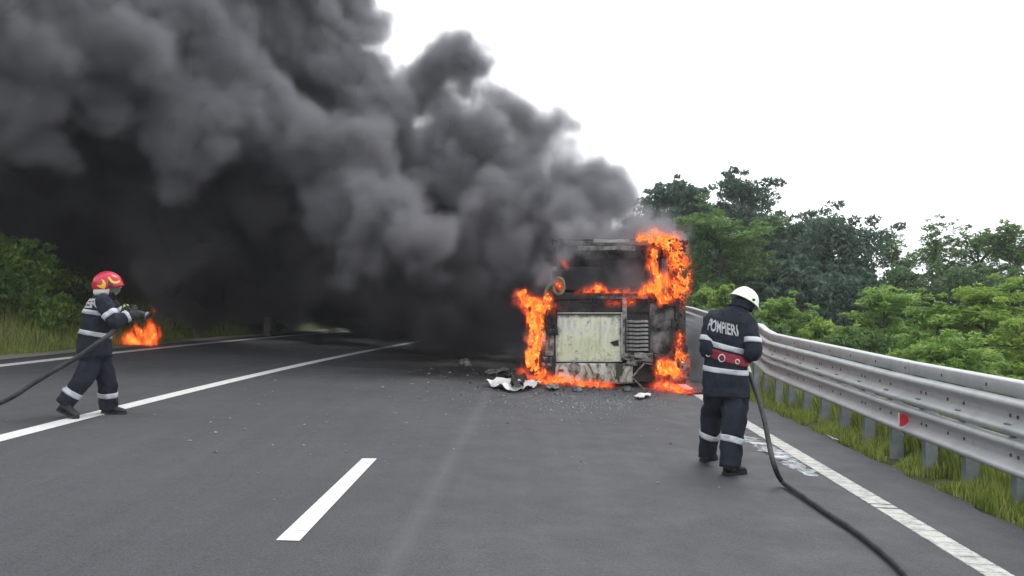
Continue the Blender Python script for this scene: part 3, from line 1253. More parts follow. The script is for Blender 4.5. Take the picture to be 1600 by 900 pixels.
# thin smoke that hangs in and around the wreck
TH = [(885, 398, 15.15, 28), (895, 368, 15.2, 30), (868, 438, 15.2, 18), (930, 362, 15.3, 26), (1000, 358, 15.4, 26), (1030, 350, 15.9, 26), (1010, 340, 16.2, 28), (1062, 358, 15.9, 16), (905, 378, 15.3, 26), (880, 398, 15.3, 22), (868, 420, 15.3, 18), (940, 385, 15.3, 18), (978, 378, 15.3, 18), (1000, 395, 15.35, 14), (885, 372, 15.35, 22), (915, 362, 15.35, 24), (950, 352, 15.35, 24), (990, 352, 15.35, 22), (870, 392, 15.35, 16),(900, 385, 15.35, 26), (935, 372, 15.35, 26), (975, 366, 15.35, 24), (1010, 362, 15.35, 20), (875, 410, 15.35, 24), (868, 440, 15.35, 22), (985, 425, 15.9, 26), (955, 435, 15.9, 22), (1005, 445, 15.9, 20), (930, 410, 16.2, 26),
      (1085, 560, 18, 34), (1088, 528, 18.5, 34), (1092, 590, 17.5, 26), (1084, 590, 18, 20), (1045, 355, 16.3, 20), (1068, 372, 16.4, 12), (1030, 348, 16.6, 16), (1095, 505, 21, 24), (1095, 580, 18, 18)]
sph2 = []
for (u, v, Y, r) in TH:
    p = P(u, v, Y)
    sph2.append((p.x, p.y, p.z, r / F * Y))
LO2, HI2 = (-.4, 14.2, -.4), (6.4, 22.6, 4.0)
D2, n2_, _, st2_ = fog_grid(sph2, LO2, HI2, .12, kids=5, seed=9)
THIN = fog_mat('thin_smoke_volume', (.42, .42, .45), 5.0)
wisp = fog_object('smoke_wisp', D2, n2_, LO2, HI2, st2_, .07, THIN, edge=.35, amps=(.22, .2, .12), scl=(1.1, 2.4, 5.0), wamp=.35)
tag(wisp, 'thin pale smoke hanging in the rear window and beside the bus', 'smoke', kind='stuff')
# ================================================================== VEGETATION
def leaf_mat(name, c1, c2, trans=.35):
    m = NodeMat(name, c1, .6, 0, .25)
    at = m.n('ShaderNodeAttribute', attribute_name='tint')
    c = m.ramp(at.outputs['Fac'], [(0, c1), (1, c2)])
    m.color(c)
    # leaves pass some light through
    tr = m.n('ShaderNodeBsdfTranslucent')
    m.l(c, tr.inputs['Color'])
    mixs = m.n('ShaderNodeMixShader')
    mixs.inputs[0].default_value = trans
    m.l(m.b.outputs[0], mixs.inputs[1])
    m.l(tr.outputs[0], mixs.inputs[2])
    m.l(mixs.outputs[0], m.nt.nodes['Material Output'].inputs['Surface'])
    return m.m


LM = {
    'dark': leaf_mat('dark_foliage', (.070, .125, .055), (.135, .22, .085)),
    'blue': leaf_mat('blue_green_foliage', (.058, .105, .072), (.11, .175, .11)),
    'mid': leaf_mat('mid_green_foliage', (.095, .175, .05), (.18, .29, .085)),
    'light': leaf_mat('light_green_foliage', (.16, .29, .055), (.30, .44, .11)),
    'yellow': leaf_mat('yellow_green_foliage', (.18, .30, .05), (.34, .46, .10)),
}
BARK = simple('bark', (.05, .04, .03), (.12, .10, .08), 9, .9, bump=.6, bdist=.02)
NPR = np.random.RandomState(11)


def leaf_quads(c, n, spread, size, flat, rs, feather=False):
    """n leaf rhombi round the centres c"""
    c = np.asarray(c)
    idx = rs.randint(0, len(c), n)
    g = rs.normal(size=(n, 3))
    g /= np.linalg.norm(g, axis=1)[:, None]
    g *= rs.uniform(.25, 1, size=(n, 1)) ** .6
    g[:, 2] *= flat
    sp = np.asarray(spread)[idx][:, None]
    p = c[idx] + g * sp
    a = rs.normal(size=(n, 3))
    if feather:
        a[:, 2] = a[:, 2] * .3 - .25
    a /= np.linalg.norm(a, axis=1)[:, None]
    b = np.cross(a, rs.normal(size=(n, 3)) * (.35, .35, 1.0) + (0, 0, .8 if feather else .3))
    b /= np.linalg.norm(b, axis=1)[:, None] + 1e-6
    s = size * .98 * rs.uniform(.6, 1.3, size=(n, 1))
    L, Wd = a * s, b * s * (.32 if feather else .42)
    Q = np.stack([p - L, p + Wd, p + L, p - Wd], axis=1)
    return Q, idx


def tree(name, label, cat, base, top_z, rx, kind, seed, nleaf=5200, size=.10, shape='round', group=None, n_limb=21, flat=.6, low=.25, feather=False, ry=None, sm=1.0):
    rs = np.random.RandomState(seed)
    rr = random.Random(seed)
    ry = rx if ry is None else ry
    bz_ = zground(base[0], base[1]) - .15
    H = top_z - bz_
    root = empty(name, (base[0], base[1], bz_))
    tag(root, label, cat, group)
    V, Fc = [], []
    lean = Vector((rr.uniform(-.06, .06), rr.uniform(-.06, .06), 0)) * H
    tp = [Vector((0, 0, 0)), Vector((0, 0, H * .3)) + lean * .3, Vector((0, 0, H * .6)) + lean * .7, Vector((0, 0, H * .92)) + lean]
    tpath = catmull(tp, 5)
    r0 = .018 * H + .02
    tube_data(tpath, [r0 * (1 - .85 * i / (len(tpath) - 1)) for i in range(len(tpath))], 8, True, V, Fc)
    cents, spr = [], []
    for i in range(n_limb):
        t = low + (1 - low) * (i + rr.random() * .8) / n_limb
        t = min(t, .98)
        q = tpath[int(t * (len(tpath) - 1))]
        az = i * 2.4 + rr.uniform(-.5, .5)
        if shape == 'round':
            w_ = math.sqrt(max(0.06, 1 - ((t - .52) / .56) ** 2))
        elif shape == 'cone':
            w_ = 1.12 - t
        else:
            w_ = .55 + .45 * t
        ln = w_ * rr.uniform(.75, 1.1)
        e = q + Vector((math.cos(az) * rx * ln, math.sin(az) * ry * ln, H * rr.uniform(.0, .08)))
        mid = (q + e) / 2 + Vector((0, 0, H * .03))
        pth = catmull([q, mid, e], 4)
        tube_data(pth, [r0 * .45 * (1 - .8 * k_ / (len(pth) - 1)) for k_ in range(len(pth))], 5, True, V, Fc)
        m_ = 5
        for k_ in range(m_):
            s = .35 + .65 * (k_ + 1) / m_
            p = q + (e - q) * s + Vector((rr.uniform(-1, 1) * .3 * rx, rr.uniform(-1, 1) * .3 * ry, rr.uniform(-.04, .07) * H))
            cents.append(p)
            spr.append(rx * rr.uniform(.24, .42) * sm)
            if k_ % 2:
                V2 = catmull([q + (e - q) * (s - .2), p], 2)
                tube_data(V2, [r0 * .15, r0 * .08, r0 * .05], 4, True, V, Fc)
    cents.append(tpath[-1])
    spr.append(rx * .22)
    # small clumps standing out of the crown so that its outline is uneven
    big = len(cents)
    for i in range(big * 2):
        j = rr.randrange(big)
        d = Vector((rr.gauss(0, 1), rr.gauss(0, 1), rr.gauss(0, 1) + .3)).normalized()
        cents.append(cents[j] + d * spr[j] * 1.15)
        spr.append(spr[j] * rr.uniform(.28, .5))
    mesh_obj('trunk', V, Fc, BARK, root, smooth=True)
    wts = np.array(spr) ** 1.4
    tint_c = rs.uniform(0, 1, len(cents)) ** 1.3
    order = rs.choice(len(cents), size=nleaf, p=wts / wts.sum())
    c = np.array([list(p) for p in cents])
    nleaf = int(nleaf * 2.6)
    order = rs.choice(len(cents), size=nleaf, p=wts / wts.sum())
    Q, idx = leaf_quads(c[order], nleaf, np.array(spr)[order], size, flat, rs, feather)
    tint = np.clip(tint_c[order][idx] * .65 + rs.uniform(0, .45, nleaf), 0, 1)
    quads_obj('crown', Q, LM[kind], root, attr={'tint': tint})
    return root


def tree_px(u, Y, v_top, rpx, kind, label, seed, name='tree', cat='tree', group=None, **kw):
    p = P(u, v_top, Y)
    return tree(name, label, cat, (p.x, Y), p.z, rpx / F * Y, kind, seed, group=group, **kw)


TG = 'trees beyond the guardrail'
BG = 'bushes beyond the guardrail'
tree_px(1070, 47, 284, 44, 'blue', 'tall dark tree just right of the bus roof, leftmost on the skyline', 1, nleaf=8000, size=.16, sm=1.3, group=TG)
tree_px(1148, 50, 277, 46, 'blue', 'tallest dark skyline tree above the white helmet', 2, nleaf=8000, size=.16, sm=1.3, group=TG)
tree_px(1112, 52, 325, 60, 'dark', 'dark crown filling the dip between the two tall skyline trees', 3, nleaf=7000, size=.16, sm=1.3, group=TG)
tree_px(1128, 36, 335, 74, 'mid', 'mid-green layered tree between the bus and the dark woods', 4, nleaf=11000, size=.12, group=TG, flat=.42, feather=True)
tree_px(1212, 46, 328, 52, 'dark', 'dark rounded tree on the falling skyline right of the tallest tree', 5, nleaf=8000, size=.15, sm=1.3, group=TG)
tree_px(1252, 43, 352, 48, 'blue', 'narrow dark tree in the notch left of the broad blue-green tree', 6, nleaf=7000, size=.15, sm=1.3, group=TG)
tree_px(1312, 39, 347, 72, 'blue', 'broad very dark blue-green tree at the centre of the woods', 7, nleaf=14000, size=.14, sm=1.3, group=TG)
tree_px(1240, 34, 420, 60, 'blue', 'dark understorey tree behind the white helmet', 8, nleaf=9000, size=.12, group=TG)
tree_px(1330, 33, 430, 70, 'blue', 'dark understorey tree below the broad blue-green crown', 9, nleaf=9000, size=.12, group=TG)
tree_px(1398, 44, 362, 36, 'mid', 'thin feathery tree right of the broad blue-green tree', 10, nleaf=4500, size=.12, group=TG, flat=.55, feather=True)
tree_px(1400, 35, 415, 46, 'dark', 'dark slender tree below the thin feathery tree', 11, nleaf=6000, size=.12, group=TG)
tree_px(1466, 42, 363, 46, 'mid', 'feathery grey-green tree with open crown near the right', 12, nleaf=6500, size=.12, group=TG, flat=.55, feather=True)
tree_px(1540, 40, 356, 46, 'mid', 'open-crowned tree second from the right edge on the skyline', 13, nleaf=6500, size=.12, group=TG, flat=.55, feather=True)
tree_px(1606, 37, 334, 46, 'mid', 'skyline tree cut by the right edge of the photo', 14, nleaf=7000, size=.12, group=TG, flat=.55, feather=True)
tree_px(1690, 37, 330, 70, 'dark', 'dark tree standing past the last skyline tree', 15, nleaf=5000, size=.14, group=TG)
tree_px(1500, 34, 420, 70, 'dark', 'dark green thicket tree behind the yellow-green bushes', 16, nleaf=8000, size=.12, group=TG)
tree_px(1590, 32, 415, 60, 'dark', 'dark green thicket tree behind the bushes at the right edge', 17, nleaf=8000, size=.12, group=TG)
tree_px(1030, 60, 330, 60, 'dark', 'distant dark tree mostly hidden behind the burning bus', 18, nleaf=5000, size=.18, group=TG)
# light bushes nearer to the rail
tree_px(1392, 22, 452, 56, 'light', 'light green feathery bush left of the tallest yellow-green bush', 21, 'bush', 'bush', BG, nleaf=8500, size=.075, flat=.4, feather=True, low=.1)
tree_px(1448, 19, 470, 62, 'light', 'light green bush in the gap above the red reflector', 22, 'bush', 'bush', BG, nleaf=9000, size=.07, flat=.4, feather=True, low=.1)
tree_px(1535, 18, 440, 72, 'yellow', 'tallest yellow-green bush towards the right edge', 23, 'bush', 'bush', BG, nleaf=11000, size=.07, flat=.4, feather=True, low=.1)
tree_px(1612, 15, 478, 70, 'yellow', 'yellow-green bush cut by the right edge behind the rail', 24, 'bush', 'bush', BG, nleaf=9000, size=.06, flat=.4, feather=True, low=.05)
tree_px(1480, 14, 530, 74, 'light', 'low light green bush touching the rail top above its nearest posts', 25, 'bush', 'bush', BG, nleaf=9000, size=.055, flat=.45, feather=True, low=.05)
tree_px(1100, 30, 452, 26, 'light', 'small pale bush between the bus and the white helmet', 26, 'bush', 'bush', BG, nleaf=4000, size=.09, low=.05)
tree_px(1138, 28, 458, 36, 'yellow', 'yellow-green bush directly behind the white helmet', 27, 'bush', 'bush', BG, nleaf=5000, size=.085, low=.05)
tree_px(1222, 24, 468, 42, 'light', 'light bush right of the white helmet', 28, 'bush', 'bush', BG, nleaf=6500, size=.075, low=.05, feather=True, flat=.45)
tree_px(1282, 21, 502, 42, 'yellow', 'small yellow-green bush right of the light bush by the helmet', 29, 'bush', 'bush', BG, nleaf=6000, size=.065, low=.05)
tree_px(1335, 19, 522, 48, 'mid', 'low mid-green bush just over the rail in front of the dark woods', 30, 'bush', 'bush', BG, nleaf=6000, size=.06, low=.05)
tree_px(1410, 25, 500, 60, 'mid', 'shaded green bush between the dark woods and the light bushes', 31, 'bush', 'bush', BG, nleaf=6000, size=.08, low=.05)
tree_px(1195, 21, 505, 36, 'mid', 'low bush directly behind the firefighter with the white helmet', 32, 'bush', 'bush', BG, nleaf=5000, size=.06, low=.05)
tree_px(1080, 26, 470, 26, 'mid', 'small bush against the right side of the bus', 33, 'bush', 'bush', BG, nleaf=3500, size=.08, low=.05)
tree_px(1560, 24, 500, 70, 'mid', 'green bush low behind the tallest yellow-green bush', 34, 'bush', 'bush', BG, nleaf=6000, size=.08, low=.05)

# bushes on the left bank
LG = 'bushes on the left bank'
tree_px(20, 20, 385, 66, 'light', 'dim green bush high on the bank at the left edge', 41, 'bush', 'bush', LG, nleaf=7000, size=.07, low=.05)
tree_px(95, 22, 410, 56, 'mid', 'dark bush on the bank behind the red helmet', 42, 'bush', 'bush', LG, nleaf=6000, size=.07, low=.05)
tree_px(-60, 18, 400, 60, 'mid', 'dark bush on the bank past the left edge', 43, 'bush', 'bush', LG, nleaf=5000, size=.07, low=.05)
tree_px(60, 19.5, 462, 46, 'light', 'low green bush on the bank in front of the dim bush', 44, 'bush', 'bush', LG, nleaf=6000, size=.05, low=.05)


def grass(name, pts, hts, mat, label, seed=1, lean=.35, wdt=.006):
    rs = np.random.RandomState(seed)
    n = len(pts)
    p = np.asarray(pts, dtype=np.float32)
    h = np.asarray(hts, dtype=np.float32)[:, None]
    a = rs.uniform(0, 2 * np.pi, n)
    side = np.stack([np.cos(a), np.sin(a), np.zeros(n)], 1)
    b = rs.uniform(0, 2 * np.pi, n)
    ln = np.stack([np.cos(b), np.sin(b), np.zeros(n)], 1) * h * rs.uniform(0, lean, (n, 1))
    w_ = (wdt * rs.uniform(.6, 1.5, (n, 1))) * side
    up = np.zeros((n, 3))
    up[:, 2] = 1
    m1 = p + up * h * .55 + ln * .35
    m2 = p + up * h * .95 + ln
    Q = np.stack([p - w_, p + w_, m1 + w_ * .8, m2 + w_ * .1, m1 - w_ * .8], 1)
    t = np.clip(rs.uniform(0, 1, n) ** 1.2, 0, 1)
    o = quads_obj(name, Q, mat, nv=5, attr={'tint': t})
    tag(o, label, kind='stuff')
    return o


GR = leaf_mat('grass_blades', (.15, .23, .035), (.42, .46, .13), .3)
GR_L = leaf_mat('brightened_bank_grass', (.20, .30, .05), (.50, .54, .18), .3)  # grass colour raised to make up for missing light on the bank
GR_DRY = leaf_mat('straw_grass', (.20, .22, .07), (.36, .36, .15), .2)
rs_ = np.random.RandomState(5)
pts, hts = [], []
for _ in range(52000):
    y = 2.2 + 22 * rs_.random() ** 1.5
    t = abs(rs_.normal(0, .55)) + .03 + .1 * mnoise.noise(Vector((y * 1.7, 0, 2)))
    if t < 0 or t > 2.8:
        continue
    x = asphalt_r(y) + t
    dn = mnoise.noise(Vector((x * 1.6, y * 1.6, 1)))
    if dn < -.12:
        continue
    pts.append((x, y, zground(x, y) - .01))
    hts.append((.08 + .26 * rs_.random() + .25 * max(0, dn)) * (.34 + min(t, .6)) * (1.6 if t > .5 else .85))
grass('grass', pts, hts, GR, 'bright green grass under and behind the guardrail', 2)
pts, hts = [], []
for _ in range(60000):
    y = 10 + 22 * rs_.random()
    t = .45 + 6 * rs_.random() ** 1.8
    x = asphalt_l(y) - t
    dn = mnoise.noise(Vector((x * 1.1, y * 1.1, 6)))
    if rs_.random() > .55 + dn:
        continue
    pts.append((x, y, zground(x, y) - .02))
    hts.append((.18 + .4 * rs_.random() + .35 * max(0, dn)) * min(1, t))
grass('grass', pts, hts, GR_L, 'tall green grass on the left bank', 3, lean=.5, wdt=.008)
pts, hts = [], []
for _ in range(2600):
    y = 10 + 14 * rs_.random()
    t = .55 + 2.2 * rs_.random() ** 1.5
    x = asphalt_l(y) - t
    if mnoise.noise(Vector((x * .9, y * .7, 16))) < .02:
        continue
    pts.append((x, y, zground(x, y) - .02))
    hts.append(.45 + .45 * rs_.random())
grass('dry_grass', pts, hts, GR_DRY, 'pale seeding grass stalks along the left verge', 4, lean=.5, wdt=.005)
# ================================================================== PEOPLE
from mathutils.bvhtree import BVHTree

NAVY = NodeMat('navy_turnout_cloth', rough=.85, spec=.2)
_co = NAVY.coord()
NAVY.color(NAVY.ramp(NAVY.noise(7, 5, .65, _co), [(.3, (.011, .014, .021)), (.7, (.024, .029, .040))]))
NAVY.bump(NAVY.noise(16, 4, .6, NAVY.coord(scale=(1, 1, .5)), 1.2), .5, .02)
NAVY = NAVY.m
SILV = simple('silver_reflective_tape', (.40, .42, .44), (.58, .60, .62), 14, .45, .1, .3, .004)
LETTER = simple('silver_lettering', (.34, .35, .36), (.46, .47, .48), 30, .5, .1, 0)
BELT = simple('red_webbing', (.17, .012, .025), (.27, .022, .045), 26, .7, 0, .2, .003)
RUBB = simple('black_rubber', (.010, .010, .011), (.028, .028, .030), 9, .6, 0, .3, .004)
HOSEM = simple('dusty_black_hose', (.018, .020, .021), (.05, .052, .052), 7, .65, 0, .3, .003)
GLOVE = simple('dark_leather_glove', (.015, .016, .018), (.04, .042, .042), 20, .75, 0, .4, .004)
LIME = simple('lime_cuff', (.42, .50, .12), (.55, .62, .2), 20, .6, 0, 0)
SKIN = simple('skin', (.42, .24, .16), (.50, .30, .21), 20, .55, 0, .1, .002)
HELW = NodeMat('ivory_helmet_paint', (.72, .77, .64), .3).m
HELR = NodeMat('red_helmet_paint', (.50, .015, .05), .22).m
HELY = NodeMat('yellow_trim', (.80, .48, .03), .4).m
HELD = NodeMat('dark_trim', (.03, .02, .03), .35).m
WHITECL = simple('white_cloth', (.50, .49, .46), (.66, .65, .62), 14, .85, 0, .3, .004)
CHROME = NodeMat('steel_ring', (.7, .7, .7), .3, .9).m
VISOR = NodeMat('smoked_visor', (.10, .11, .10), .15).m
ALU = simple('scuffed_aluminium', (.10, .10, .105), (.30, .30, .31), 18, .4, .8, .2, .002)


def fused(name, V, Fc, voxel, mat, parent, smooth=4, mats=None):
    me = bpy.data.meshes.new(name)
    me.from_pydata([tuple(v) for v in V], [], Fc)
    t = bpy.data.objects.new('tmp', me)
    C.objects.link(t)
    m = t.modifiers.new('r', 'REMESH')
    m.mode = 'VOXEL'
    m.voxel_size = voxel
    m2 = t.modifiers.new('s', 'SMOOTH')
    m2.iterations = smooth
    m2.factor = .5
    dg = bpy.context.evaluated_depsgraph_get()
    dg.update()
    out = bpy.data.meshes.new_from_object(t.evaluated_get(dg))
    bpy.data.objects.remove(t)
    bpy.data.meshes.remove(me)
    out.name = name
    out.polygons.foreach_set('use_smooth', [True] * len(out.polygons))
    return link(name, out, parent, mat)


def ellipsoid(c, r, V, Fc, M=None, n=12, m=8):
    base = len(V)
    for j in range(m + 1):
        th = math.pi * j / m
        for i in range(n):
            a = 2 * math.pi * i / n
            p = Vector((r[0] * math.sin(th) * math.cos(a), r[1] * math.sin(th) * math.sin(a), r[2] * math.cos(th)))
            V.append(c + (M @ p if M is not None else p))
    for j in range(m):
        for i in range(n):
            a, b = base + j * n + i, base + j * n + (i + 1) % n
            Fc.append((a, a + n, b + n, b))


def lerp_sections(secs, per=5):
    """Catmull interpolation of (c, rightvec, fwdvec)"""
    out = [catmull([s[i] for s in secs], per) for i in range(3)]
    return list(zip(*out))


def loft(name, secs, mat, parent, seg=36, wr=.012, ws=7.0, cap=(True, True), seed=0.0, squash=2.4, hemflare=0):
    """closed loft with folds; secs = list of (centre, right*hw, fwd*hd)"""
    V, Fc = [], []
    for (c, r, f) in secs:
        for k in range(seg):
            a = 2 * math.pi * k / seg
            ca, sa = math.cos(a), math.sin(a)
            e = 2 / squash
            x = math.copysign(abs(ca) ** e, ca)
            y = math.copysign(abs(sa) ** e, sa)
            p = c + r * x + f * y
            d = (p - c).normalized()
            q = Vector((p.x * ws, p.y * ws, p.z * ws * 1.7))
            fold = mnoise.noise(q + Vector((seed, 0, 0))) * 1.0 + .5 * (1 - abs(mnoise.noise(q * 1.9 + Vector((0, seed, 0)))) * 4)
            V.append(p + d * fold * wr)
    for j in range(len(secs) - 1):
        for k in range(seg):
            a = j * seg + k
            b = j * seg + (k + 1) % seg
            Fc.append((a, b, b + seg, a + seg))
    if cap[0]:
        Fc.append(tuple(reversed(range(seg))))
    if cap[1]:
        e = (len(secs) - 1) * seg
        Fc.append(tuple(e + k for k in range(seg)))
    o = mesh_obj(name, V, Fc, mat, parent, smooth=True)
    bt = BVHTree.FromPolygons([Vector(v) for v in V], Fc)
    return o, bt


def limb_secs(pts, rads, flat=1.0, per=6):
    P_ = catmull(pts, per)
    n = len(P_)
    rr = np.interp(np.linspace(0, len(pts) - 1, n), range(len(pts)), rads)
    up = None
    out = []
    for i, p in enumerate(P_):
        t = (P_[min(i + 1, n - 1)] - P_[max(i - 1, 0)]).normalized()
        if up is None:
            up = t.orthogonal().normalized()
        s = t.cross(up).normalized()
        up = s.cross(t).normalized()
        out.append((p, s * rr[i], up * rr[i] * flat))
    return out


def band(name, bt, c, nrm, w_, mat, parent, off=.006, seg=48, a0=0, a1=2 * math.pi, ref=None, thick=.004):
    nrm = nrm.normalized()
    x = (ref if ref is not None else nrm.orthogonal())
    x = (x - nrm * x.dot(nrm)).normalized()
    y = nrm.cross(x)
    full = abs(a1 - a0 - 2 * math.pi) < 1e-3
    V, Fc = [], []
    rows = 4
    n = seg if full else seg + 1
    for k in range(n):
        a = a0 + (a1 - a0) * k / seg
        d = x * math.cos(a) + y * math.sin(a)
        for j in range(rows):
            o = c + nrm * (w_ * (j / (rows - 1) - .5))
            hit = bt.ray_cast(o, d, .6)
            q = hit[0] if hit[0] is not None else o + d * .1
            V.append(q + d * off)
        for j in (rows - 1, 0):
            q = V[-rows] if j == 0 else V[-1]
        # inner edge so that the tape has thickness
    for k in range(seg):
        k2 = (k + 1) % n if full else k + 1
        for j in range(rows - 1):
            a = k * rows + j
            b = k2 * rows + j
            Fc.append((a, b, b + 1, a + 1))
    o = mesh_obj(name, V, Fc, mat, parent, smooth=True)
    md = o.modifiers.new('t', 'SOLIDIFY')
    md.thickness = thick
    md.offset = 0
    return o


def text_mesh(s, size, bold=.0):
    cu = bpy.data.curves.new('t', 'FONT')
    cu.body = s
    cu.size = size
    cu.align_x = 'CENTER'
    cu.align_y = 'CENTER'
    cu.offset = bold
    t = bpy.data.objects.new('t', cu)
    C.objects.link(t)
    dg = bpy.context.evaluated_depsgraph_get()
    dg.update()
    me = bpy.data.meshes.new_from_object(t.evaluated_get(dg))
    bpy.data.objects.remove(t)
    bm = bmesh.new()
    bm.from_mesh(me)
    bmesh.ops.subdivide_edges(bm, edges=[e for e in bm.edges if e.calc_length() > .02], cuts=2)
    bmesh.ops.triangulate(bm, faces=bm.faces[:])
    bmesh.ops.subdivide_edges(bm, edges=[e for e in bm.edges if e.calc_length() > .03], cuts=1)
    bm.to_mesh(me)
    bm.free()
    return me


def lettering(bt, c, back, right, up, s, size, width, parent, sx=1.0, rad=.2, bow=0.0, tilt=0.0, bold=.006):
    me = text_mesh(s, size, bold)
    xs = [v.co.x for v in me.vertices]
    k = width / (max(xs) - min(xs))
    for v in me.vertices:
        x, y = v.co.x * k, v.co.y
        a = x / rad
        d = back * math.cos(a) + right * math.sin(a)
        o = c + up * (y + bow * x * x - tilt * x)
        h = bt.ray_cast(o, d, .6)
        v.co = (h[0] if h[0] is not None else o + d * rad) + d * .006
    me.name = 'lettering'
    return link('lettering', me, parent, LETTER)


def hand_paths(wrist, knuck_dir, palm_n, side, curl, thumb_side):
    """finger chains: wrist->palm->fingers; knuck_dir along hand, palm_n out of the palm, side across"""
    chains = []
    L = (.045, .052, .047, .036)
    for i in range(4):
        off = side * ((i - 1.5) * .021)
        k = wrist + knuck_dir * (.088 - .005 * abs(i - 1)) + off
        p = [wrist + off * .6 + knuck_dir * .02, k]
        d = knuck_dir.copy()
        for s_, seg in enumerate((L[i], L[i] * .62, L[i] * .5)):
            ang = curl[s_] * (1 + .07 * i)
            rot = Matrix.Rotation(ang, 3, side)
            d1 = (rot @ d)
            if d1.dot(palm_n) < d.dot(palm_n):
                d1 = Matrix.Rotation(-ang, 3, side) @ d
            d = d1
            p.append(p[-1] + d * seg)
        chains.append((p, [.013, .0115, .010, .009, .008]))
    t0 = wrist + side * thumb_side * .022 + knuck_dir * .025
    t1 = t0 + (side * thumb_side * .7 + knuck_dir * .5 + palm_n * .5).normalized() * .035
    t2 = t1 + (side * thumb_side * .2 + knuck_dir * .6 + palm_n * .8).normalized() * .032
    t3 = t2 + (-side * thumb_side * .3 + knuck_dir * .5 + palm_n * .8).normalized() * .026
    chains.append(([t0, t1, t2, t3], [.015, .013, .0115, .009]))
    return chains


def glove(wrist, kd, pn, side, curl, ts, base, parent, scale=1.15, g=.003):
    V, Fc = [], []
    kd, pn = kd.normalized(), pn.normalized()
    side = side.normalized()
    ch = hand_paths(Vector((0, 0, 0)), kd, pn, side, curl, ts)
    for p, r in ch:
        tube_data([wrist + q * scale for q in p], [x * scale + g for x in r], 8, True, V, Fc)
    M = Matrix((side, kd, pn)).transposed()
    ellipsoid(wrist + kd * .05 * scale, (.046 * scale, .058 * scale, .02 * scale), V, Fc, M)
    tube_data([wrist - kd * .07, wrist - kd * .02, wrist + kd * .02], [.042, .037, .036], 10, True, V, Fc)
    return fused('glove', V, Fc, .005, GLOVE, parent, 3), ch


def head_shape(c, fwd, right, up, V, Fc, s=1.0):
    M = Matrix((right, fwd, up)).transposed()
    ellipsoid(c + up * .02 * s, (.076 * s, .098 * s, .105 * s), V, Fc, M, 16, 12)
    ellipsoid(c - up * .045 * s + fwd * .035 * s, (.058 * s, .062 * s, .07 * s), V, Fc, M, 14, 10)
    tube_data([c + fwd * .088 * s + up * .015, c + fwd * .112 * s - up * .018], [.008, .014], 8, True, V, Fc)
    ellipsoid(c + fwd * .092 * s - up * .055, (.024, .012, .008), V, Fc, M)
    ellipsoid(c + fwd * .082 * s + up * .028, (.05, .018, .01), V, Fc, M)
    for sg in (-1, 1):
        ellipsoid(c + right * .078 * sg * s - fwd * .005, (.01, .02, .032), V, Fc, M)


def boot(name, ankle, heel, toe, parent, mat=RUBB):
    """heel and toe are points on the sole"""
    d = (toe - heel).normalized()
    side = d.cross(Vector((0, 0, 1))).normalized()
    up = side.cross(d).normalized()
    Ln = (toe - heel).length
    V, Fc = [], []
    secs = []
    for t, hw, hh in ((0, .026, .030), (.06, .036, .042), (.25, .040, .050), (.5, .041, .047), (.72, .046, .036), (.9, .042, .029), (1.0, .024, .020)):
        secs.append((heel + d * Ln * t + up * (hh + .012), side * hw, up * hh))
    P_ = lerp_sections(secs, 3)
    seg = 14
    for (c, r, f) in P_:
        for k in range(seg):
            a = 2 * math.pi * k / seg
            y = math.sin(a)
            V.append(c + r * math.cos(a) + f * (y if y > 0 else max(y, -.92)))
    for j in range(len(P_) - 1):
        for k in range(seg):
            a, b = j * seg + k, j * seg + (k + 1) % seg
            Fc.append((a, b, b + seg, a + seg))
    Fc.append(tuple(reversed(range(seg))))
    Fc.append(tuple((len(P_) - 1) * seg + k for k in range(seg)))
    a0 = heel + d * Ln * .28 + up * .05
    tube_data([a0, (a0 + ankle) / 2 + up * .01, ankle, ankle + (ankle - a0).normalized() * .04], [.05, .050, .052, .052], 14, True, V, Fc)
    o = fused(name, V, Fc, .009, mat, parent, 3)
    # sole
    V, Fc = [], []
    prof = []
    for t, hw in ((-.02, .02), (.0, .034), (.12, .042), (.4, .038), (.7, .052), (.9, .046), (1.0, .03), (1.04, .012)):
        prof.append((t, hw))
    n = len(prof)
    for sgn in (1, -1):
        for t, hw in (prof if sgn == 1 else reversed(prof)):
            V.append(heel + d * Ln * t + side * hw * sgn)
    m_ = len(V)
    for v in list(V):
        V.append(v + up * .028)
    for k in range(m_):
        Fc.append((k, (k + 1) % m_, (k + 1) % m_ + m_, k + m_))
    Fc.append(tuple(range(m_ - 1, -1, -1)))
    Fc.append(tuple(range(m_, 2 * m_)))
    mesh_obj('sole', V, Fc, RUBB, o)
    return o


def dome(c, fwd, right, up, size, cut, mat, name, parent, seg=40, rows=16, shape=None, thick=.006):
    """helmet shell: ellipsoid above an uneven rim. cut(a) = polar angle of the rim at azimuth a (0 = front)"""
    V, Fc = [], []
    for j in range(rows + 1):
        for k in range(seg):
            a = 2 * math.pi * k / seg
            th = max(.02, cut(a) * j / rows)
            p = Vector((math.sin(th) * math.sin(a) * size[0], math.sin(th) * math.cos(a) * size[1], math.cos(th) * size[2]))
            if shape:
                p = shape(p, a, th, j / rows)
            V.append(c + right * p.x + fwd * p.y + up * p.z)
    for j in range(rows):
        for k in range(seg):
            a, b = j * seg + k, j * seg + (k + 1) % seg
            Fc.append((a, a + seg, b + seg, b))
    Fc.append(tuple(range(seg)))
    bt = BVHTree.FromPolygons(V, Fc)
    o = mesh_obj(name, V, Fc, mat, parent, smooth=True)
    md = o.modifiers.new('t', 'SOLIDIFY')
    md.thickness = thick
    md.offset = -1
    bm = bmesh.new()
    bm.from_mesh(o.data)
    bmesh.ops.recalc_face_normals(bm, faces=bm.faces[:])
    bm.to_mesh(o.data)
    bm.free()
    return o, bt


def to_local(root, *pts):
    return [p - Vector(root.location) for p in pts]


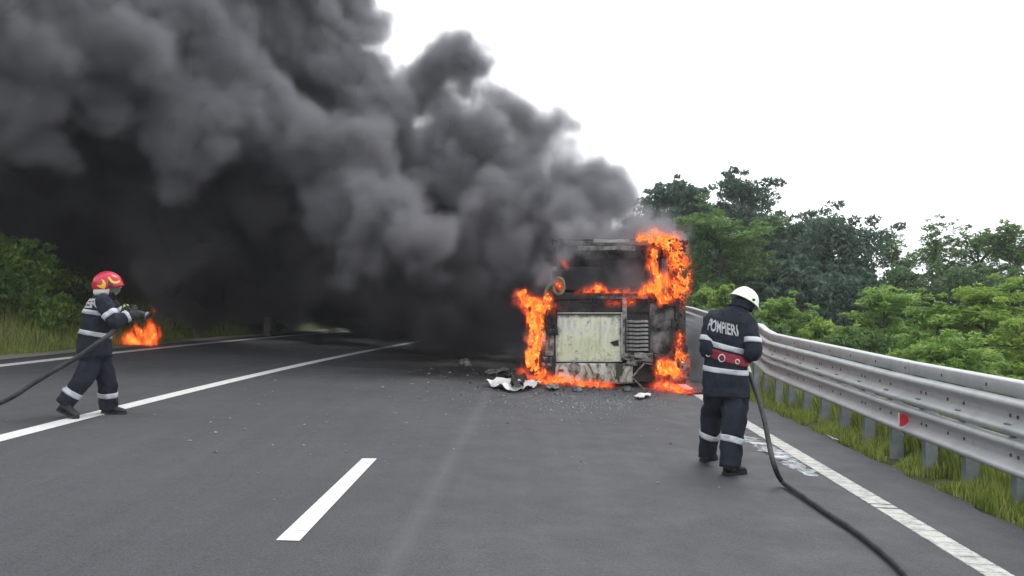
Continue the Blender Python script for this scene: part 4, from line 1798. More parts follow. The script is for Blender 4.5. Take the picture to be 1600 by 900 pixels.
# ---------------------------------------------------------------- firefighter with the white helmet
def build_right():
    base = Vector((P(1128, 740, 7.85).x, 7.85, 0))
    base.z = zroad(base.x)
    cl = SILV

    def L(u, v, Y):
        return P(u, v, Y) - base
    yaw = R(22)
    fwd = Vector((math.sin(yaw), math.cos(yaw), 0))
    right = Vector((math.cos(yaw), -math.sin(yaw), 0))
    up = Vector((0, 0, 1))
    Y = 7.85
    # ---- body (continuous skin surface under the clothes)
    V, Fc = [], []
    pel, ch = L(1134, 608, Y), L(1140, 508, Y) + fwd * .03
    nk = L(1157, 480, Y) + fwd * .06
    hd = L(1164, 468, Y) + fwd * .10
    tube_data(catmull([pel, L(1134, 565, Y), L(1134, 540, Y), ch, L(1150, 490, Y) + fwd * .03], 3), [.135, .12, .115, .115, .12, .13, .14, .15, .15, .13, .11, .09, .07], 14, True, V, Fc)
    tube_data([L(1152, 492, Y) + fwd * .04, nk, hd - up * .03], [.06, .055, .055], 12, True, V, Fc)
    hf = (fwd * .80 - up * .50 + right * .35).normalized()
    hr = hf.cross(up).normalized()
    hu = hr.cross(hf).normalized()
    head_shape(hd, hf, hr, hu, V, Fc)
    shl, ell, wrl = L(1113, 502, Y), L(1106, 546, Y - .02), L(1128, 560, Y + .36)
    shr, elr, wrr = L(1167, 507, Y - .05), L(1176, 550, Y - .14), L(1160, 563, Y + .20)
    for a, b, c_ in ((shl + fwd * .07 + right * .01, ell, wrl), (shr, elr, wrr)):
        tube_data([a, (a + b) / 2, b], [.04, .045, .038], 10, True, V, Fc)
        tube_data([b, (b + c_) / 2, c_], [.038, .035, .026], 10, True, V, Fc)
    tube_data([shl + fwd * .05 + right * .04 - up * .02, (shl + shr) / 2, shr], [.035, .06, .045], 10, True, V, Fc)
    hl, kl, al = L(1119, 604, Y + .03), L(1113, 656, 8.02), L(1104, 712, 8.12)
    hr_, kr, ar = L(1150, 606, Y - .04), L(1147, 660, 7.70), L(1140, 728, 7.60)
    for a, b, c_ in ((hl, kl, al), (hr_, kr, ar)):
        tube_data([a, b, c_], [.085, .058, .04], 10, True, V, Fc)
        tube_data([c_, c_ + Vector((.05, .03, -.03))], [.035, .025], 8, True, V, Fc)
    # hands close on the hose coupling held in front of the belly
    hc = []
    grip_dir = (wrl - wrr).normalized()
    for wv, ts in ((wrl, 1), (wrr, -1)):
        kd = (fwd * .55 + (right if wv is wrl else -right) * .55 + up * .1).normalized()
        pn = (-up * .4 + fwd * .2 + (right if wv is wrl else -right) * .3)
        pn = (pn - kd * pn.dot(kd)).normalized()
        side = kd.cross(pn).normalized()
        hc.append((wv, kd, pn, side, ts))
        for p, r in hand_paths(wv, kd, pn, side, (.7, .9, .6), ts):
            tube_data(p, r, 6, True, V, Fc)
        M = Matrix((side, kd, pn)).transposed()
        ellipsoid(wv + kd * .05, (.04, .055, .016), V, Fc, M)
    body = fused('person', V, Fc, .0065, SKIN, None, 4)
    body.location = base
    tag(body, 'firefighter in white helmet and red belt seen from behind beside the guardrail', 'firefighter')
    pr = body
    hairV, hairF = [], []
    ellipsoid(hd + hu * .02 - hf * .012, (.083, .10, .100), hairV, hairF, Matrix((hr, hf, hu)).transposed(), 18, 12)
    mesh_obj('hair', hairV, hairF, simple('dark_hair', (.015, .012, .01), (.03, .025, .02), 40, .8), pr, smooth=True)
    for wv, kd, pn, side, ts in hc:
        glove(wv, kd, pn, side, (.7, .9, .6), ts, None, pr)

    # ---- jacket torso
    def sec(u, v, hw, hd_, roll=.0, f=0.0, pit=0.0):
        r = (right + up * -roll).normalized()
        ff = (fwd + up * -pit).normalized()
        return (L(u, v, Y) + fwd * f, r * hw, ff * hd_)
    rows = [sec(1134, 619, .224, .165, .02), sec(1134, 612, .222, .165, .02), sec(1134, 590, .214, .16, .04), sec(1134, 568, .200, .150, .08), sec(1133.5, 556, .186, .138, .16), sec(1133, 545, .19, .14, .16),
            sec(1134, 528, .203, .145, .18), sec(1138, 509, .222, .145, .2, .01), sec(1142, 498, .205, .14, .2, .015), sec(1147, 491, .165, .12, .2, .03, .1), sec(1152, 486, .115, .095, .25, .045, .2),
            sec(1155, 482, .088, .082, .2, .055, .25), sec(1157, 477, .083, .08, .2, .06, .25), sec(1158, 472.5, .084, .082, .2, .065, .25)]
    jk, bt = loft('jacket', lerp_sections(rows, 4), NAVY, pr, 56, .015, 6.5)
    collar = [sec(1154.5, 482, .102, .098, .22, .05, .28), sec(1157, 476.5, .095, .093, .22, .058, .28), sec(1158.5, 471.5, .093, .092, .22, .062, .28)]
    loft('collar', lerp_sections(collar, 3), NAVY, jk, 30, .004, 8)
    # pocket flaps / hem seam
    band('hem', bt, L(1134, 616, Y), up + right * .03, .03, NAVY, jk, .004)
    sl, btl = loft('sleeve', limb_secs([L(1117, 500, Y) + fwd * .08, shl + fwd * .085 - right * .012, (shl + ell) / 2 - right * .014 + fwd * .05, ell, (ell + wrl) / 2, wrl], [.085, .085, .076, .074, .062, .052]), NAVY, jk, 30, .014, 8, seed=3)
    srr, btr = loft('sleeve', limb_secs([L(1160, 503, Y - .02), shr, (shr + elr) / 2 + right * .008, elr, (elr + wrr) / 2, wrr], [.088, .088, .080, .078, .066, .054]), NAVY, jk, 30, .014, 8, seed=5)
    # tapes
    tl = up + right * .0
    n1 = (up + right * .26).normalized()
    band('reflective_band', bt, L(1130, 540, Y), n1, .052, SILV, jk)
    band('reflective_band', bt, L(1134, 578, Y), (up + right * .10).normalized(), .050, SILV, jk)
    band('reflective_band', btl, (shl + ell) / 2 - up * .03, (shl - ell), .05, SILV, sl)
    band('reflective_band', btr, (shr + elr) / 2 - up * .03, (shr - elr) + right * .05, .05, SILV, srr)
    be = band('belt', bt, L(1133, 555.5, Y), n1, .088, BELT, pr, .012, thick=.006)
    for (u, v, rr_) in ((1131, 558, .030), (1108.5, 552.5, .020), (1156, 563, .018)):
        o = L(u, v, Y)
        q = bt.ray_cast(o - fwd * .5, fwd, 1)[0]
        q = (q if q is not None else o - fwd * .16) - fwd * .024
        ring = [q + right * (math.cos(a) * rr_) + up * (math.sin(a) * rr_ * 1.15) for a in np.linspace(0, 2 * math.pi, 15)]
        VV, FF = tube_data(ring, .006, 6, False)
        mesh_obj('ring', VV, FF, CHROME, be, smooth=True)
    lettering(bt, L(1130, 512, Y) + fwd * .03, -fwd, right, up, 'POMPIERI', .150, .355, jk, rad=.215, tilt=.16, bold=.004)
    # ---- trousers
    hips = [(pel - up * .05, right * .19, fwd * .15), (pel, right * .19, fwd * .15), (pel + up * .12, right * .16, fwd * .12)]
    tr, _ = loft('trousers', lerp_sections(hips, 3), NAVY, pr, 30, .005, 7)
    l1, b1 = loft('trouser_leg', limb_secs([hl + up * .05, hl - up * .08, kl + up * .05, (kl + al) / 2, al - up * .02], [.108, .104, .096, .086, .080]), NAVY, tr, 36, .017, 8, seed=7)
    l2, b2 = loft('trouser_leg', limb_secs([hr_ + up * .05, hr_ - up * .08, kr + up * .05, (kr + ar) / 2, ar - up * .015], [.116, .116, .106, .096, .088]), NAVY, tr, 36, .017, 8, seed=9)
    band('reflective_band', b1, L(1108, 679, 8.06), (kl - al).normalized() + right * .15, .055, SILV, l1)
    band('reflective_band', b2, L(1144.5, 688, 7.65), (kr - ar).normalized() + right * .1, .058, SILV, l2)

    def gl(u, v):
        return G(u, v) - base
    boot('boot', al, gl(1097, 722) , gl(1097, 722) + Vector((.19, .21, -.009)), pr)
    boot('boot', ar, gl(1132, 743), gl(1132, 743) + Vector((.24, .16, -.011)), pr)
    # ---- helmet
    hf2 = (fwd * .62 + right * .62 - up * .42).normalized()
    hr2 = hf2.cross(up).normalized()
    hu2 = hr2.cross(hf2).normalized()
    hu2 = (hu2 + right * .0).normalized()

    def cut(a):
        return R(98) + .12 * math.cos(a)

    def shp(p, a, th, t):
        if t > .80:
            e = (t - .80) / .20
            k = 1 + .13 * e * e
            p = Vector((p.x * k, p.y * (k + .05 * e * max(0, math.cos(a))), p.z))
        rg = max(0, 1 - abs(p.x) / .018)
        p.z += .007 * rg * (1 - t)
        return p
    hcen = L(1162, 470, Y) + fwd * .085
    hm, bh = dome(hcen, hf2, hr2, hu2, (.122, .148, .135), cut, HELW, 'helmet', pr, shape=shp)
    V, Fc = [], []
    rim = []
    for k in range(41):
        a = 2 * math.pi * k / 40
        th = cut(a)
        p = shp(Vector((math.sin(th) * math.sin(a) * .122, math.sin(th) * math.cos(a) * .148, math.cos(th) * .135)), a, th, 1)
        rim.append(hcen + hr2 * p.x + hf2 * p.y + hu2 * p.z)
    tube_data(rim, .005, 6, False, V, Fc)
    mesh_obj('rim', V, Fc, HELW, hm, smooth=True)
    for sg in (1, -1):
        q = hcen + hr2 * .134 * sg - hu2 * .0
        h = bh.ray_cast(hcen + hu2 * .01 + hr2 * .5 * sg, -hr2 * sg, 1)[0]
        q = h if h is not None else q
        V, Fc = tube_data([q - hr2 * sg * .004, q + hr2 * sg * .014], [.014, .012], 12)
        mesh_obj('knob', V, Fc, RUBB, hm)
    V, Fc = tube_data([L(1152, 463, Y) + fwd * .085 - fwd * .0, L(1152, 463, Y) + fwd * .05], [.006, .006], 8)
    h = bh.ray_cast(hcen - fwd * .5 - right * .05 + up * .045, fwd, 1)[0]
    if h is not None:
        V, Fc = tube_data([h + fwd * .002, h - fwd * .006], [.007, .006], 8)
        mesh_obj('rivet', V, Fc, RUBB, hm)
    band('neck_cape', BVHTree.FromPolygons(*_cap(hcen, hu2)), hcen - hu2 * .045, hu2, .06, NAVY, hm, .0)
    # ---- hose
    hp = [wrr + base + Vector((-.06, .10, .05)), P(1164, 569, 8.0), P(1173, 590, 7.86), P(1184, 620, 7.7), P(1194, 655, 7.5), P(1202, 695, 7.3), P(1210, 728, 7.1), G(1222, 752, .05), G(1245, 768, .034), G(1290, 799, .03), G(1340, 832, .03), G(1388, 870, .03),
          G(1420, 903, .03), G(1450, 950, .03), G(1470, 1010, .03), G(1440, 1150, .03)]
    ho = tube('hose', catmull(hp, 9), .0235, HOSEM, None, 12)
    tag(ho, 'black fire hose hanging from the hands of the firefighter in the white helmet', 'hose')
    c0, c1 = P(1164.5, 569, 7.99), P(1171, 584, 7.90)
    tube('coupling', [c0, (c0 + c1) / 2, c1], [.031, .031, .026], simple('bright_coupling', (.6, .6, .6), (.75, .75, .74), 20, .4, .3), ho, 14)


def _cap(c, up):
    V, Fc = [], []
    n = 20
    x = up.orthogonal().normalized()
    y = up.cross(x)
    for z, r in ((-.14, .098), (.05, .112)):
        for k in range(n):
            a = 2 * math.pi * k / n
            V.append(c + x * math.cos(a) * r + y * math.sin(a) * r + up * z)
    for k in range(n):
        Fc.append((k, (k + 1) % n, (k + 1) % n + n, k + n))
    return V, Fc


# ---------------------------------------------------------------- firefighter with the red helmet
def build_left():
    Y = 9.45
    base = Vector((P(145, 650, Y).x, Y, 0))
    base.z = zroad(base.x)

    def L(u, v, Y_):
        return P(u, v, Y_) - base
    yaw = R(68)
    fwd = Vector((math.sin(yaw), math.cos(yaw), 0))
    right = Vector((math.cos(yaw), -math.sin(yaw), 0))
    up = Vector((0, 0, 1))
    V, Fc = [], []
    pel = L(148, 552, Y)
    tube_data(catmull([pel, L(150, 525, Y), L(154, 500, Y), L(159, 477, Y)], 3), [.14, .13, .12, .12, .12, .13, .14, .15, .13, .10], 14, True, V, Fc)
    nk, hd = L(167, 460, Y), L(172, 446, Y) + fwd * .01
    tube_data([L(162, 470, Y), nk, hd - up * .04], [.065, .056, .055], 12, True, V, Fc)
    hf = (fwd * 1.0 - up * .12 - right * -.05).normalized()
    hr = hf.cross(up).normalized()
    hu = hr.cross(hf).normalized()
    head_shape(hd, hf, hr, hu, V, Fc)
    sn, en, wn = L(163, 474, Y - .17), L(181, 503, Y - .22), L(202, 491, Y - .10)
    sf, ef, wf = L(170, 474, Y + .17), L(192, 500, Y + .16), L(201, 482, Y + .06)
    for a, b, c_ in ((sn, en, wn), (sf, ef, wf)):
        tube_data([a, (a + b) / 2, b], [.05, .045, .038], 10, True, V, Fc)
        tube_data([b, (b + c_) / 2, c_], [.038, .034, .026], 10, True, V, Fc)
    tube_data([sn, L(164, 472, Y), sf], [.05, .07, .05], 10, True, V, Fc)
    hn, kn, an = L(141, 556, Y - .07), L(129, 594, Y - .17), L(101, 630, Y - .24)
    hf_, kf, af = L(158, 556, Y + .08), L(168, 597, Y + .15), L(169, 636, Y + .19)
    for a, b, c_ in ((hn, kn, an), (hf_, kf, af)):
        tube_data([a, b, c_], [.085, .058, .04], 10, True, V, Fc)
        tube_data([c_, c_ + Vector((.05, .0, -.02))], [.035, .025], 8, True, V, Fc)
    hc = []
    noz0, noz1 = L(194, 482, Y - .03), L(233, 494.5, Y + .0)
    nd = (noz1 - noz0).normalized()
    for wv, ts, kd in ((wn, -1, (nd * .7 + up * .25 + right * -.35)), (wf, 1, (nd * .75 + up * .2 + right * .3))):
        kd = kd.normalized()
        pn = (right * (-1 if wv is wn else 1) * .8 - up * .2)
        pn = (pn - kd * pn.dot(kd)).normalized()
        side = kd.cross(pn).normalized()
        hc.append((wv, kd, pn, side, ts))
        for p, r in hand_paths(wv, kd, pn, side, (.75, 1.0, .7), ts):
            tube_data(p, r, 6, True, V, Fc)
        ellipsoid(wv + kd * .05, (.04, .055, .016), V, Fc, Matrix((side, kd, pn)).transposed())
    body = fused('person', V, Fc, .0065, SKIN, None, 4)
    body.location = base
    tag(body, 'firefighter in red helmet striding across the solid white line with a nozzle', 'firefighter')
    for wv, kd, pn, side, ts in hc:
        gv, _ = glove(wv, kd, pn, side, (.75, 1.0, .7), ts, None, body)
        o = tube('cuff_band', [wv - kd * .05, wv - kd * .02], [.050, .047], LIME, gv, 14)

    def sec(u, v, hw, hd_, f=0.0, pit=0.0):
        ff = (fwd + up * -pit).normalized()
        return (L(u, v, Y) + fwd * f, right * hw, ff * hd_)
    rows = [sec(147, 556, .19, .182), sec(147.5, 551, .19, .182), sec(148, 530, .188, .176), sec(150, 512, .182, .168), sec(153, 495, .185, .162), sec(156, 483, .198, .158), sec(159, 474, .20, .145, 0, .1), sec(162, 467.5, .15, .12, 0, .15),
            sec(164.5, 463.5, .10, .095, .0, .2), sec(166, 460, .083, .083, .0, .2), sec(167, 457, .08, .08, .0, .2)]
    jk, bt = loft('jacket', lerp_sections(rows, 4), NAVY, body, 56, .015, 6.5, seed=11)
    loft('collar', lerp_sections([sec(164.5, 464, .11, .105, 0, .25), sec(166.5, 459.5, .098, .098, 0, .25), sec(167.5, 456, .096, .096, 0, .25)], 3), NAVY, jk, 30, .004, 8)
    s1, b1 = loft('sleeve', limb_secs([L(160, 470, Y - .13), sn, (sn + en) / 2 - up * .01, en, (en + wn) / 2 - up * .005, wn], [.080, .086, .082, .076, .066, .058]), NAVY, jk, 30, .014, 8, seed=13)
    s2, b2 = loft('sleeve', limb_secs([L(166, 470, Y + .13), sf, (sf + ef) / 2, ef, (ef + wf) / 2, wf], [.088, .088, .08, .074, .062, .054]), NAVY, jk, 30, .014, 8, seed=15)
    band('reflective_band', bt, L(155, 489, Y), (up + fwd * .16).normalized(), .052, SILV, jk)
    band('reflective_band', bt, L(149, 521, Y), (up + fwd * .20).normalized(), .054, SILV, jk)
    for b_, s_, a, e, w_ in ((b1, s1, sn, en, wn), (b2, s2, sf, ef, wf)):
        band('reflective_band', b_, a + (e - a) * .62, (a - e), .062, SILV, s_)
        band('reflective_band', b_, e + (w_ - e) * .72, (e - w_), .04, SILV, s_)
    lettering(bt, L(156, 474.5, Y) , -fwd, right, up, 'POMPIERI', .14, .60, jk, rad=.17, bold=.006)
    hips = [(pel - up * .06, right * .17, fwd * .15), (pel, right * .17, fwd * .16), (pel + up * .12, right * .15, fwd * .14)]
    tr, _ = loft('trousers', lerp_sections(hips, 3), NAVY, body, 30, .005, 7)
    l1, c1 = loft('trouser_leg', limb_secs([hn + up * .03, hn - up * .09, kn, (kn + an) / 2, an + (an - kn) * .05], [.125, .118, .105, .098, .096]), NAVY, tr, 36, .017, 8, seed=17)
    l2, c2 = loft('trouser_leg', limb_secs([hf_ + up * .03, hf_ - up * .08, kf, (kf + af) / 2, af + (af - kf) * .05], [.120, .112, .102, .096, .094]), NAVY, tr, 36, .017, 8, seed=19)
    band('reflective_band', c1, kn + (an - kn) * .55, (kn - an), .062, SILV, l1)
    band('reflective_band', c2, kf + (af - kf) * .50, (kf - af), .060, SILV, l2)
    h0 = L(91, 641, Y - .27)
    t0 = G(121, 655) - base
    h0.z = max(h0.z, 0.03)
    boot('boot', an, h0 + Vector((0, 0, 0)), t0, body)
    h1, t1 = G(161, 645.5) - base, G(194, 644.5) - base
    h1.y = af.y - .02
    h1.z = zroad(h1.x + base.x) - base.z
    t1 = h1 + Vector((.27, .03, -.013))
    boot('boot', af, h1, t1, body)
    # helmet: jet-style shell that covers ears and nape
    hcen = L(168, 445, Y) + fwd * -.0
    hfw = (fwd * 1.0 - up * .10).normalized()
    hrr = hfw.cross(up).normalized()
    huu = hrr.cross(hfw).normalized()

    def cut(a):
        c_ = math.cos(a)
        return R(112) - R(26) * max(0, c_) ** 1.0 + R(6) * max(0, -c_)

    def shp(p, a, th, t):
        if t > .85 and math.cos(a) > .3:
            e = (t - .85) / .15
            p = Vector((p.x, p.y * (1 + .08 * e), p.z))
        p.z += .010 * max(0, 1 - abs(p.x) / .022) * (1 if p.z > -.02 else 0)
        return p
    hm, bh = dome(hcen, hfw, hrr, huu, (.135, .165, .150), cut, HELR, 'helmet', body, shape=shp, thick=.008)

    def decal(name, pts, mat, sg, off=.004):
        """flat shape in (forward, up) drawn on the side of the shell"""
        bmd = bmesh.new()
        vs = [bmd.verts.new((x, y, 0)) for x, y in pts]
        bmd.faces.new(vs)
        bmesh.ops.triangulate(bmd, faces=bmd.faces[:])
        bmesh.ops.subdivide_edges(bmd, edges=bmd.edges[:], cuts=3, use_grid_fill=True)
        for v in bmd.verts:
            o = hcen + hfw * v.co.x + huu * v.co.y + hrr * sg * .5
            h = bh.ray_cast(o, -hrr * sg, 1)
            v.co = (h[0] + hrr * sg * off) if h[0] is not None else hcen + hfw * v.co.x + huu * v.co.y + hrr * sg * .1
        return bm_obj(name, bmd, mat, hm)
    for sg in (1, -1):
        cr_ = [(-.015, -.055), (-.065, -.045), (-.105, -.02), (-.085, -.012), (-.055, -.012), (-.04, .01), (-.045, .035), (-.065, .06), (-.03, .045), (-.008, .015), (-.005, -.025)]
        decal('yellow_flash', cr_, HELY, sg)
        fr_ = [(.0, .085), (.02, .095), (.05, .06), (.075, .045), (.10, .05), (.125, .065), (.135, .05), (.105, .025), (.075, .02), (.045, .03)]
        decal('yellow_flash', fr_, HELY, sg)
        dk = [(.012, .04), (.03, .055), (.05, .025), (.07, .012), (.075, -.01), (.045, -.03), (.02, -.02)]
        decal('dark_badge', dk, HELD, sg, .003)
    # visor over the eyes, tucked under the front
    V, Fc = [], []
    for j in range(6):
        for k in range(17):
            a = R(-72 + 144 * k / 16)
            z = -.005 - .075 * j / 5
            r = 1.0 - .05 * (j / 5) ** 2
            V.append(hcen + hrr * (math.sin(a) * .112 * r) + hfw * (math.cos(a) * .148 * r) + huu * z)
    for j in range(5):
        for k in range(16):
            a = j * 17 + k
            Fc.append((a, a + 1, a + 18, a + 17))
    mesh_obj('visor', V, Fc, VISOR, hm, smooth=True)
    # white neck cape
    V, Fc = [], []
    rows_ = ((-.045, .120, .140), (-.075, .122, .142), (-.105, .118, .140), (-.13, .105, .128))
    nk_ = 25
    for z, a_r, b_r in rows_:
        for k in range(nk_):
            a = R(75 + 210 * k / (nk_ - 1))
            V.append(hcen + hrr * (math.sin(a) * a_r) + hfw * (math.cos(a) * b_r) + huu * (z - .012 * math.sin(a * 3)))
    for j in range(3):
        for k in range(nk_ - 1):
            a = j * nk_ + k
            Fc.append((a, a + 1, a + 1 + nk_, a + nk_))
    o = mesh_obj('neck_cape', V, Fc, WHITECL, hm, smooth=True)
    md = o.modifiers.new('t', 'SOLIDIFY')
    md.thickness = .006
    # chin strap
    q = [hcen + hrr * .095 - huu * .05 + hfw * .05, hcen + hrr * .06 - huu * .12 + hfw * .10, hcen - hrr * .06 - huu * .12 + hfw * .10, hcen - hrr * .095 - huu * .05 + hfw * .05]
    tube('chin_strap', catmull(q, 5), .007, RUBB, hm, 6)
    # ---- hose with nozzle
    a = noz0 + base
    hp = [a, P(189, 495, Y - .08), P(183, 510, Y - .16), P(170, 524, Y - .30), P(150, 538, Y - .36), P(124, 556, Y - .38), P(60, 594, 9.0), P(0, 629.5, 8.9)]
    hp += [Vector((-6.2, 8.85, .325)), Vector((-6.8, 8.9, .336)), Vector((-7.8, 9.3, .381)), Vector((-8.9, 9.2, .43))]
    ho = tube('hose', catmull(hp, 8), .027, HOSEM, None, 12)
    tag(ho, 'grey-black fire hose running from the nozzle of the red-helmeted firefighter to the left edge', 'hose')
    nz = [noz0 + base + nd * t for t in (0, .05, .08, .16, .17, .215, .22, .26, .28, .29)]
    rr_ = [.028, .028, .022, .022, .036, .038, .033, .044, .046, .038]
    no = tube('nozzle', nz, rr_, RUBB, ho, 18)
    tip = [noz0 + base + nd * t for t in (.255, .262, .275, .28)]
    tube('nozzle_ring', tip, [.045, .049, .049, .045], ALU, no, 18)
    pg = noz0 + base + nd * .07
    tube('pistol_grip', catmull([pg, pg - up * .05 - nd * .015, pg - up * .11 - nd * .03], 3), [.016, .018, .017, .018, .019, .018, .016], RUBB, no, 10)
    tube('bale_handle', catmull([pg + right * .03, pg + up * .05 - nd * .05 + right * .02, pg + up * .065 - nd * .055, pg + up * .05 - nd * .05 - right * .02, pg - right * .03], 4), .008, RUBB, no, 8)


build_right()
build_left()
# ================================================================== FLAMES
def flame_core_mat():
    m = bpy.data.materials.new('flame_surface')
    m.use_nodes = True
    nt_ = m.node_tree
    nt_.nodes.remove(nt_.nodes['Principled BSDF'])
    tc = nt_.nodes.new('ShaderNodeTexCoord')
    mp = nt_.nodes.new('ShaderNodeMapping')
    mp.inputs['Scale'].default_value = (1, 1, .55)
    nt_.links.new(tc.outputs['Object'], mp.inputs[0])
    no = nt_.nodes.new('ShaderNodeTexNoise')
    no.inputs['Scale'].default_value = 8.0
    no.inputs['Detail'].default_value = 5
    no.inputs['Roughness'].default_value = .65
    no.inputs['Distortion'].default_value = .8
    nt_.links.new(mp.outputs[0], no.inputs['Vector'])
    rp = nt_.nodes.new('ShaderNodeValToRGB')
    el = rp.color_ramp.elements
    stops = [(.36, (.55, .045, .008)), (.46, (1.0, .15, .02)), (.55, (1.0, .30, .04)), (.66, (1.0, .58, .12)), (.78, (1.0, .86, .38))]
    while len(el) < len(stops):
        el.new(.5)
    for e, (p, c) in zip(el, stops):
        e.position = p
        e.color = (*c, 1)
    nt_.links.new(no.outputs['Fac'], rp.inputs['Fac'])
    em = nt_.nodes.new('ShaderNodeEmission')
    em.inputs['Strength'].default_value = 1.3
    nt_.links.new(rp.outputs['Color'], em.inputs['Color'])
    nt_.links.new(em.outputs[0], nt_.nodes['Material Output'].inputs['Surface'])
    return m


def flame_glow_mat():
    m = bpy.data.materials.new('flame_glow')
    m.use_nodes = True
    nt_ = m.node_tree
    nt_.nodes.remove(nt_.nodes['Principled BSDF'])
    at = nt_.nodes.new('ShaderNodeAttribute')
    at.attribute_name = 'density'
    rp = nt_.nodes.new('ShaderNodeValToRGB')
    el = rp.color_ramp.elements
    stops = [(0, (.0, .0, .0)), (.15, (.5, .02, .003)), (.5, (1.0, .09, .012)), (.85, (1.0, .20, .03)), (1, (1.0, .32, .05))]
    while len(el) < len(stops):
        el.new(.5)
    for e, (p, c) in zip(el, stops):
        e.position = p
        e.color = (*c, 1)
    nt_.links.new(at.outputs['Fac'], rp.inputs['Fac'])
    v = nt_.nodes.new('ShaderNodeVolumePrincipled')
    v.inputs['Color'].default_value = (.3, .2, .15, 1)
    v.inputs['Density'].default_value = 2.0
    mu = nt_.nodes.new('ShaderNodeMath')
    mu.operation = 'MULTIPLY'
    mu.inputs[1].default_value = 7.0
    nt_.links.new(at.outputs['Fac'], mu.inputs[0])
    nt_.links.new(mu.outputs[0], v.inputs['Emission Strength'])
    nt_.links.new(rp.outputs['Color'], v.inputs['Emission Color'])
    nt_.links.new(v.outputs[0], nt_.nodes['Material Output'].inputs['Volume'])
    return m


FLC, FLG = flame_core_mat(), flame_glow_mat()


def flame(label, blobs, seed, voxel=.024, amp=.42, sc=3.2, group='flames', thick=.28, core_d=.035, glow=True, zs=.5):
    """blobs: (u, v, Y, rx_px, rz_px). A field of licking tongues inside the envelope of the blobs."""
    el = []
    for b in blobs:
        p = P(b[0], b[1], b[2])
        k = b[2] / F
        el.append((p, b[3] * k, min(max(b[3] * k, .08), thick), b[4] * k))
    lo = [min(p[i] - r[i] for (p, *r) in el) - .25 for i in range(3)]
    hi = [max(p[i] + r[i] for (p, *r) in el) + .25 for i in range(3)]
    base = Vector(((lo[0] + hi[0]) / 2, (lo[1] + hi[1]) / 2, lo[2]))
    step = .06
    n = [int(math.ceil((hi[i] - lo[i]) / step)) + 1 for i in range(3)]
    ax = [lo[i] + step * np.arange(n[i]) for i in range(3)]
    X, Y, Z = np.meshgrid(*ax, indexing='ij')
    D = np.full(n, 1.0, dtype=np.float32)
    for (p, rx, ry, rz) in el:
        q = np.sqrt(((X - p.x) / rx) ** 2 + ((Y - p.y) / ry) ** 2 + ((Z - p.z) / rz) ** 2)
        D = np.minimum(D, (q - 1) * min(rx, rz, .2))
    lo2 = tuple(lo[i] - base[i] for i in range(3))
    hi2 = tuple(hi[i] - base[i] for i in range(3))
    outs = []
    for kind in (('core', 'glow') if glow else ('core',)):
        me = field_mesh('flame', D)
        g = GN('flame_nodes')
        pos = g.n('GeometryNodeInputPosition').outputs[0]
        wn = g.noise(g.vm('MULTIPLY', pos, (1, 1, zs)), 2.2, 2)
        wp = g.vm('ADD', pos, g.vm('SCALE', g.vm('SUBTRACT', wn.outputs['Color'], (.5, .5, .5)), .35))
        d = sample_field(g, wp, n, lo2, step)
        q = g.vm('ADD', g.vm('MULTIPLY', wp, (1, 1, zs)), (seed * 7.3, seed * 3.1, 0))
        n1 = g.noise(q, sc, 3, .6)
        b = g.m('ABSOLUTE', g.m('SUBTRACT', n1.outputs[0], .5))
        d = g.m('ADD', d, g.m('MULTIPLY', g.m('SUBTRACT', b, .03), amp * 5))
        vc = g.n('GeometryNodeVolumeCube')
        vc.inputs['Min'].default_value = lo2
        vc.inputs['Max'].default_value = hi2
        vx = voxel if kind == 'core' else voxel * 1.15
        for s, i in zip('XYZ', range(3)):
            vc.inputs['Resolution ' + s].default_value = max(4, int((hi[i] - lo[i]) / vx))
        if kind == 'core':
            g.l(g.smooth(d, -.12 - core_d, .12 - core_d, 1.0, 0.0), vc.inputs['Density'])
            vm = g.n('GeometryNodeVolumeToMesh')
            g.l(vc.outputs[0], vm.inputs[0])
            vm.inputs['Threshold'].default_value = .5
            vm.inputs['Adaptivity'].default_value = .0
            ss = g.n('GeometryNodeSetShadeSmooth')
            g.l(vm.outputs[0], ss.inputs[0])
            out, mt = ss.outputs[0], FLC
        else:
            g.l(g.smooth(d, -.08, .09, 1.0, 0.0), vc.inputs['Density'])
            out, mt = vc.outputs[0], FLG
        sm = g.n('GeometryNodeSetMaterial')
        g.l(out, sm.inputs[0])
        sm.inputs['Material'].default_value = mt
        g.l(sm.outputs[0], g.o.inputs[0])
        o = link('flame' if kind == 'core' else 'glow', me, outs[0] if outs else None, mt)
        md = o.modifiers.new('field', 'NODES')
        md.node_group = g.g
        outs.append(o)
        if kind == 'glow':
            o['kind'] = 'stuff'
    outs[0].location = base
    tag(outs[0], label, 'flame', group)
    return outs[0]


